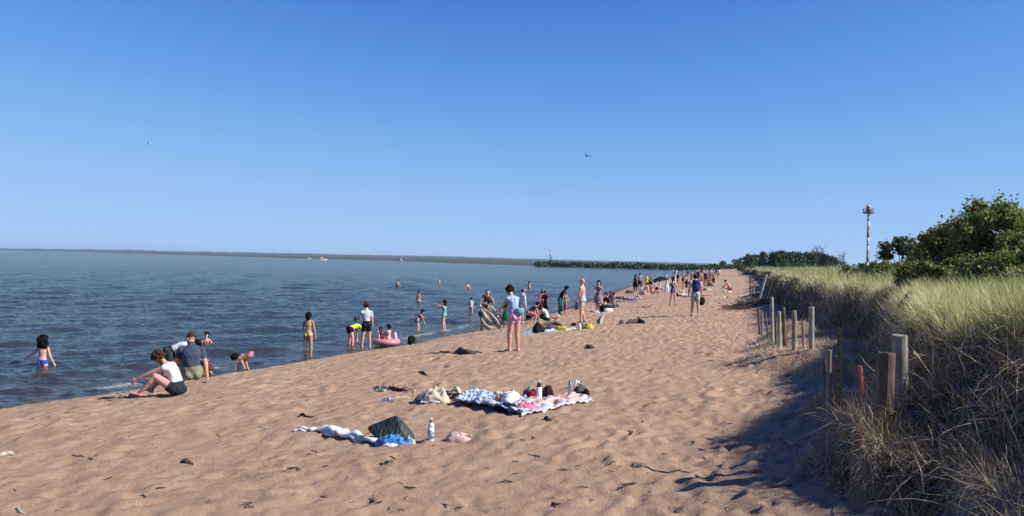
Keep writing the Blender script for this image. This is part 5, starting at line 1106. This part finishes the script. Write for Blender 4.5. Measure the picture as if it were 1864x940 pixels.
PX('woman in a black shirt and pink skirt bending over right of the woman in blue', 962, 590, 1.5, dict(lean=(40, 62, 62, 40), legL=((70, 8), (-25, 4)), legR=((75, 8), (-20, 4)), armL=((30, 8), (10, 0)), armR=((25, 8), (8, 0)), footL=88, footR=88), hair=('short', 'black'), skin='fair', wear=[('shirt', 'tank', (.02, .015, .018)), ('skirt', 'skirt', (.45, .06, .12))], heading=62)
PX('standing person in a pink sleeve shirt and pale hat by the seated group', 985, 575, 1.62, mk(ST, lean=(6, 14, 14, 14)), hair=('long', 'dark'), skin='fair', hat=(.62, .5, .48), wear=[('shirt', 'long', (.50, .16, .26)), ('pants', 'pants', (.05, .03, .06))], heading=150)
PX('child in dark clothes close beside the person in the pink sleeves', 993, 575, 1.5, mk(ST, lean=(10, 20, 20, 20)), hair=('long', 'black'), skin='olive', wear=[('shirt', 'tshirt', (.08, .03, .05)), ('pants', 'pants', (.02, .03, .07))], heading=-150)
PX('small child in a red outfit between the seated group and the standing pair', 988, 582, 1.0, mk(SQUAT), hair=('short', 'dark'), skin='fair', wear=[('shirt', 'tshirt', (.5, .1, .12))], heading=-90)
PX('seated person in a white shirt and dark green trousers hunched over', 996, 585, 1.6, dict(sit=1, lean=(10, 46, 55, 50), legL=((95, 12), (60, 4)), legR=((90, 14), (50, 4)), armL=((50, 8), (50, 4)), armR=((50, 8), (50, 4)), footL=110, footR=110), hair=('bob', 'brown'), skin='fair', wear=[('shirt', 'tshirt', (.66, .66, .58)), ('trousers', 'pants', (.01, .03, .02))], heading=-60)
PX('crouching child with a pale shirt right of the hunched person in white', 1007, 586, 1.0, mk(SQUAT, lean=(60, 80, 70, 50)), hair=('short', 'blond'), skin='pink', wear=[('shirt', 'tshirt', (.68, .6, .5))], heading=80)
PX('woman in a black top and teal trousers stooping toward a child', 1019, 577, 1.66, dict(lean=(16, 34, 40, 44), legL=((10, 4), (0, 2)), legR=((2, 4), (-4, 2)), armL=((30, 10), (20, 0)), armR=((36, 12), (26, 0))), hair=('long', 'black'), skin='fair', wear=[('top', 'tshirt', (.01, .01, .012)), ('trousers', 'pants', (.05, .16, .17))], heading=110)
PX('toddler in a yellow shirt and red shorts held by the stooping woman', 1029, 576, .95, mk(ST), hair=('short', 'dark'), skin='pink', wear=[('shirt', 'tshirt', (.62, .52, .14)), ('shorts', 'shorts', (.45, .04, .05))], heading=-120)
PX('small child in dark blue sitting left of the bald man', 1050, 567, .95, mk(SIT), hair=('short', 'dark'), skin='pink', wear=[('shirt', 'tshirt', (.03, .035, .06))], heading=-30)
t = NT('plaid'); ck = t.n('ShaderNodeTexBrick'); ck.inputs['Scale'].default_value = 9; ck.inputs['Color1'].default_value = (.5, .5, .52, 1); ck.inputs['Color2'].default_value = (.62, .62, .64, 1); ck.inputs['Mortar'].default_value = (.16, .17, .24, 1); t.l(t.coords(rot=(1.57, 0, 0)), ck.inputs['Vector']); PLD = t.bsdf(ck.outputs[0], .9)
PX('bald bare chested man in pale plaid shorts standing in profile', 1059, 590, 1.74, dict(lean=(0, 4, 6, 0), armL=((6, 8), (30, 2)), armR=((-6, 8), (2, 4)), legL=((2, 3), (-2, 2)), legR=((6, 3), (-16, 2))), sex='m', fat=1.08, hair=('bald', 'dark'), skin='pink', wear=[('shorts', 'shorts', PLD)], heading=-66)
t = NT('flower_dress'); FLD = t.bsdf(t.mix(t.ramp(t.noise(t.coords(), 12, 2), [(.47, 0.), (.52, 1.)]), (.42, .34, .42), (.2, .06, .12)), .9)
PX('woman in a flowered dress standing with one foot forward, lifting one hand', 1089, 568, 1.7, dict(lean=(2, 6, 10, 8), armL=((50, 20), (110, 10)), armR=((30, 10), (80, -20)), legL=((14, 4), (8, 2)), legR=((-4, 3), (-6, 2))), hair=('long', 'dark'), skin='fair', wear=[('dress', 'dress', FLD)], heading=-160)
PX('seated person with bare knees beside the black and white bag', 1103, 566, 1.7, mk(SIT, armL=((-20, 16), (-10, 6))), hair=('short', 'black'), skin='fair', wear=[('shirt', 'tshirt', (.03, .03, .04)), ('shorts', 'shorts', (.02, .02, .03))], heading=-140)
PX('seated person in a dark maroon shirt behind the one with bare knees', 1113, 556, 1.65, mk(SIT), sex='m', hair=('short', 'auburn'), skin='tan', wear=[('shirt', 'tshirt', (.09, .04, .06)), ('shorts', 'shorts', (.03, .03, .05))], heading=-100)
PX('person in a green swimsuit lying face down propped on the elbows', 1131, 550, 1.66, mk(LIE), hair=('bun', 'dark'), skin='pink', wear=[('swimsuit', 'onepiece', (.10, .13, .06))], heading=-72)
PX('person with a pale towel on the legs lying beyond the one in green', 1153, 549, 1.6, mk(BACK), hair=('short', 'brown'), skin='pink', wear=[('shirt', 'tshirt', (.48, .28, .34)), ('shorts', 'shorts', (.68, .66, .7))], heading=96)
sheet('beach_towel', [gp(1122, 552), gp(1166, 551), gp(1162, 546), gp(1126, 547)], cloth_mat((.3, .3, .38)), 'grey blue towel under the lying pair', 'towel', seed=14, nx=14, ny=10)
# --- the farther groups
PX('standing woman in a long black dress in the far standing group', 1156, 532, 1.68, mk(ST), hair=('long', 'black'), skin='fair', wear=[('dress', 'dress', (.012, .01, .014)), ('trousers', 'pants', (.012, .01, .014))], heading=30)
PX('standing man with a bare back right of the woman in the black dress', 1164, 531, 1.78, mk(ST), sex='m', hair=('short', 'black'), skin='pink', wear=[('shorts', 'shorts', (.02, .02, .025))], heading=10)
PX('person in a white shirt seated at the feet of the bare backed man', 1166, 537, 1.6, mk(SIT), hair=('short', 'dark'), skin='fair', wear=[('shirt', 'tshirt', (.7, .7, .68))], heading=90)
PX('standing woman in a yellow swimsuit in the far group', 1177, 530, 1.66, mk(ST, armL=((20, 20), (80, 0))), hair=('short', 'dark'), skin='fair', wear=[('swimsuit', 'onepiece', (.68, .66, .08))], heading=170)
PX('standing person in grey right of the yellow swimsuit', 1183, 529, 1.6, mk(ST), hair=('short', 'brown'), skin='tan', wear=[('shirt', 'tshirt', (.3, .26, .3)), ('shorts', 'shorts', (.03, .03, .04))], heading=-160)
PX('seated person with a pink bare back before the yellow swimsuit', 1179, 534, 1.6, mk(SIT), hair=('bun', 'dark'), skin='pink', wear=[('bottom', 'briefs', (.5, .2, .2))], heading=-60)
PX('seated person with bare pink shoulders near the dark belongings', 1186, 533, 1.6, mk(SIT), hair=('short', 'dark'), skin='pink', wear=[('swimsuit', 'band', (.6, .25, .25))], heading=20)
PX('seated person in a white top left of the black sunshade', 1192, 530, 1.6, mk(SIT, armL=((70, 10), (90, 0))), hair=('short', 'black'), skin='fair', wear=[('top', 'tshirt', (.7, .7, .72)), ('shorts', 'shorts', (.06, .06, .09))], heading=100)
PX('seated person in white just under the black sunshade', 1201, 528, 1.6, mk(SITFLAT), hair=('short', 'dark'), skin='fair', wear=[('top', 'tshirt', (.66, .66, .66))], heading=80)
# small black sunshade
p = gp(1200, 524); e = tag(empty('beach_umbrella', p), 'small tilted black sunshade over the seated people', 'umbrella')
MB().tube([(0, 0, -.1), (.05, 0, 1.15)], .02, 6).obj('pole', W_dk, e); MB().rings([[(r * 1.0 * math.cos(a) + .08, r * math.sin(a), 1.2 - .5 * r * r + .18 * r * math.cos(a)) for a in [2 * math.pi * j / 16 for j in range(16)]] for r in (.02, .35, .7, .95, .9, .6)]).obj('canopy', C_black, e)
PX('small figure in white standing beyond the white sack', 1212, 519, 1.4, mk(ST), hair=('short', 'dark'), skin='fair', wear=[('shirt', 'tshirt', (.7, .7, .7)), ('shorts', 'shorts', (.05, .05, .08))], heading=90)
PX('person in white stretching both arms up beyond the dark haired walker', 1227, 524, 1.7, mk(ST, armL=((170, 14), (160, -10)), armR=((165, 14), (150, -14))), hair=('short', 'dark'), skin='fair', wear=[('shirt', 'long', (.74, .75, .76)), ('trousers', 'pants', (.6, .6, .62))], heading=40)
PX('distant person with a dark top right of the one stretching', 1234, 521, 1.55, mk(ST), hair=('short', 'dark'), skin='pink', wear=[('top', 'tank', (.08, .03, .03))], heading=40)
PX('dark haired girl in denim shorts walking with a hand at her chest', 1224, 558, 1.58, mk(WALK, armL=((40, 14), (100, -25)), armR=((35, 20), (95, -20)), legR=((-6, 3), (-12, 2)), legL=((16, 3), (2, 2)), footR=85), hair=('long', 'black'), skin='fair', wear=[('top', 'tank', (.03, .02, .025)), ('shorts', 'short_shorts', (.06, .10, .22))], heading=120)
wk, hn, _, _ = PX('man with a navy backpack and white shorts walking away along the beach', 1265, 576, 1.76, mk(ST, lean=(2, 6, 14, 16), armL=((0, 14), (6, 4)), armR=((4, 12), (16, 6)), legL=((8, 4), (2, 2)), legR=((-4, 4), (-8, 2))), sex='m', hair=('short', 'brown'), skin='fair', wear=[('shirt', 'tshirt', (.58, .58, .62)), ('shorts', 'shorts', (.42, .48, .52))], heading=6)
bp = tag(empty('backpack', wk.location, -R(6)), 'navy backpack carried by the man walking away', 'bag'); NV = cloth_mat((.015, .025, .12))
MB().ell((0, -.19, .34), (.17, .10, .25), f=lambda q: 1 / max(abs(q.x), abs(q.y), abs(q.z)) ** .6).obj('bag_body', NV, bp); MB().ell((0, -.28, .26), (.12, .05, .13), f=lambda q: 1 / max(abs(q.x), abs(q.y), abs(q.z)) ** .6).obj('front_pocket', cloth_mat((.03, .05, .2)), bp)
for s in (-1, 1): MB().tube([(s * .09, -.12, .52), (s * .11, -.02, .585), (s * .12, .1, .5), (s * .13, .1, .3), (s * .12, -.1, .15)], .02, 6, .5).obj('shoulder_strap', NV, bp)
hd_ = wk.matrix_basis @ hn[1]; tag(MB().ell((0, 0, -.14), (.15, .1, .19)).obj('hand_bag', C_black, None, hd_), 'black bag hanging from the hand of the walking man', 'bag')
tag(MB().ell((0, 0, -.06), (.12, .09, .22), f=lambda q: 1 + .1 * math.sin(9 * q.x + 7 * q.z)).obj('white_cloth', C_white, None, hd_ + Vector((-.16, .02, .02))), 'white towel hanging beside the black hand bag of the walking man', 'towel')
PX('person lying on a white towel left of the walking man', 1250, 542, 1.65, mk(BACK), hair=('short', 'dark'), skin='fair', wear=[('shirt', 'tshirt', (.66, .62, .6)), ('shorts', 'shorts', (.7, .68, .66))], heading=80)
PX('person lying with pale legs stretched to the right of the walking man', 1279, 540, 1.7, mk(BACK, legR=((88, 6), (90, 2))), skin='fair', hair=('short', 'brown'), wear=[('shorts', 'briefs', (.6, .4, .35))], heading=88)
for u, v, h_, lb, wr_, sk, ps, hd2 in ((1277, 531, 1.7, 'standing person in a brick red swimsuit right of the walking man', ('swimsuit', 'onepiece', (.3, .05, .05)), 'tan', ST, 120), (1284, 524, 1.7, 'tanned person in a maroon top farther right of the walking man', ('top', 'tank', (.2, .06, .07)), 'tan', ST, -150),
        (1250, 524, 1.5, 'person in dark clothes seated left beyond the walking man', ('shirt', 'tshirt', (.05, .04, .04)), 'olive', SIT, 30), (1258, 522, 1.6, 'person with fair skin seated beyond the shoulder of the walking man', ('top', 'band', (.5, .4, .3)), 'fair', SIT, -30), (1275, 523, 1.6, 'person with light hair seated behind the brick red swimsuit', ('top', 'tank', (.5, .4, .35)), 'fair', SIT, 60),
        (1280, 513, 1.75, 'far standing person in pink near the end of the crowd', ('shirt', 'tshirt', (.62, .42, .42)), 'pink', ST, 0), (1288, 519, 1.6, 'far seated person in a maroon shirt near the end of the crowd', ('shirt', 'tshirt', (.2, .05, .06)), 'tan', SIT, 90),
        (1293, 514, 1.7, 'far standing person in a white shirt and black shorts', ('shirt', 'tshirt', (.72, .72, .72)), 'fair', ST, 40), (1299, 516, 1.6, 'far seated person in black right of the white shirt', ('shirt', 'tshirt', (.02, .02, .02)), 'fair', SIT, -60), (1294, 507, 1.7, 'very far person in pale clothes on the narrow end of the beach', ('shirt', 'tshirt', (.68, .6, .58)), 'fair', ST, 0),
        (1308, 509, 1.75, 'lone far walker in white farthest to the right', ('shirt', 'tshirt', (.7, .7, .72)), 'fair', WALK, 0), (1304, 505, 1.7, 'tiny far walker in dark clothes beside the lone walker', ('shirt', 'tshirt', (.06, .05, .06)), 'tan', WALK, 0), (1284, 505, 1.7, 'tiny far figure at the waterline where the beach ends', ('shorts', 'shorts', (.1, .1, .2)), 'pink', ST, 90)):
    PX(lb, u, v, h_, mk(ps), sex='m', hair=(rnd.choice(['short', 'long']), rnd.choice(['dark', 'black', 'brown'])), skin=sk, wear=[wr_, ('bottom', 'briefs', (.05, .06, .1))] if wr_[1] in ('tshirt', 'tank', 'band') else [wr_], heading=hd2)
sq, _, _, _ = PX('sunburnt man squatting alone on the sand before the far stakes', 1329, 534, 1.75, mk(SQUAT, lean=(20, 38, 44, 40), armL=((60, 10), (40, 0)), armR=((60, 10), (40, 0))), sex='m', hair=('short', 'brown'), skin='pink', wear=[('shorts', 'shorts', (.26, .03, .04))], heading=-78)
pile('white_bag', 1323, 533, .6, .4, .3, C_white, 'white bag in front of the squatting man', 'bag', 51)
pile('pale_shoe', 1318, 543, .25, .2, .1, P_white, 'pale shoe on the sand below the squatting man', 'shoe', 52); pile('red_shoe', 1325, 543, .25, .2, .1, cloth_mat((.3, .1, .08)), 'red shoe on the sand below the squatting man', 'shoe', 53)

for i, (u, v) in enumerate(((1246, 516), (1252, 512), (1259, 514), (1266, 511), (1271, 517), (1287, 508), (1290, 510), (1297, 509), (1301, 503), (1290, 502), (1296, 501), (1281, 502), (1306, 500), (1243, 527), (1268, 506))):
    PX('tiny far-off bather in the packed far end of the beach crowd', u, v, rnd.uniform(1.5, 1.78), mk(ST if i % 3 else SIT), sex=rnd.choice('mf'), hair=(rnd.choice(['short', 'long']), rnd.choice(['dark', 'black', 'brown', 'blond'])), skin=rnd.choice(['fair', 'pink', 'tan']),
       wear=[('shirt', rnd.choice(['tshirt', 'tank', 'band']), rnd.choice([(.7, .7, .7), (.05, .05, .06), (.4, .08, .08), (.5, .4, .3), (.08, .1, .2)])), ('shorts', 'short_shorts', rnd.choice([(.03, .03, .04), (.1, .1, .2), (.4, .35, .3)]))], heading=rnd.uniform(-180, 180), group='far-off bathers', vox=.035)
for u, v, w_, c_, lb in ((1100, 549, .5, (.04, .12, .14), 'teal bag behind the seated pair by the flowered dress'), (1122, 560, .4, (.25, .23, .22), 'grey garment on the sand right of the black and white bag'), (1145, 535, .7, (.08, .05, .04), 'dark heap behind the lying pair'), (1173, 538, .6, (.5, .3, .28), 'pink towel heap in front of the far seated group'), (1220, 522, .7, (.1, .08, .07), 'dark bag behind the dark haired walker'), (1241, 534, .5, (.55, .5, .42), 'cream bundle left of the walking man'), (1262, 518, .8, (.06, .06, .08), 'dark gear behind the head of the walking man'), (1291, 522, .8, (.05, .04, .05), 'black bag among the far maroon shirted people'), (1286, 530, .6, (.5, .4, .3), 'tan bundle at the feet of the maroon top')):
    pile('bundle', u, v, w_, w_ * .6, w_ * .45, cloth_mat(c_), lb, 'bundle', int(u))
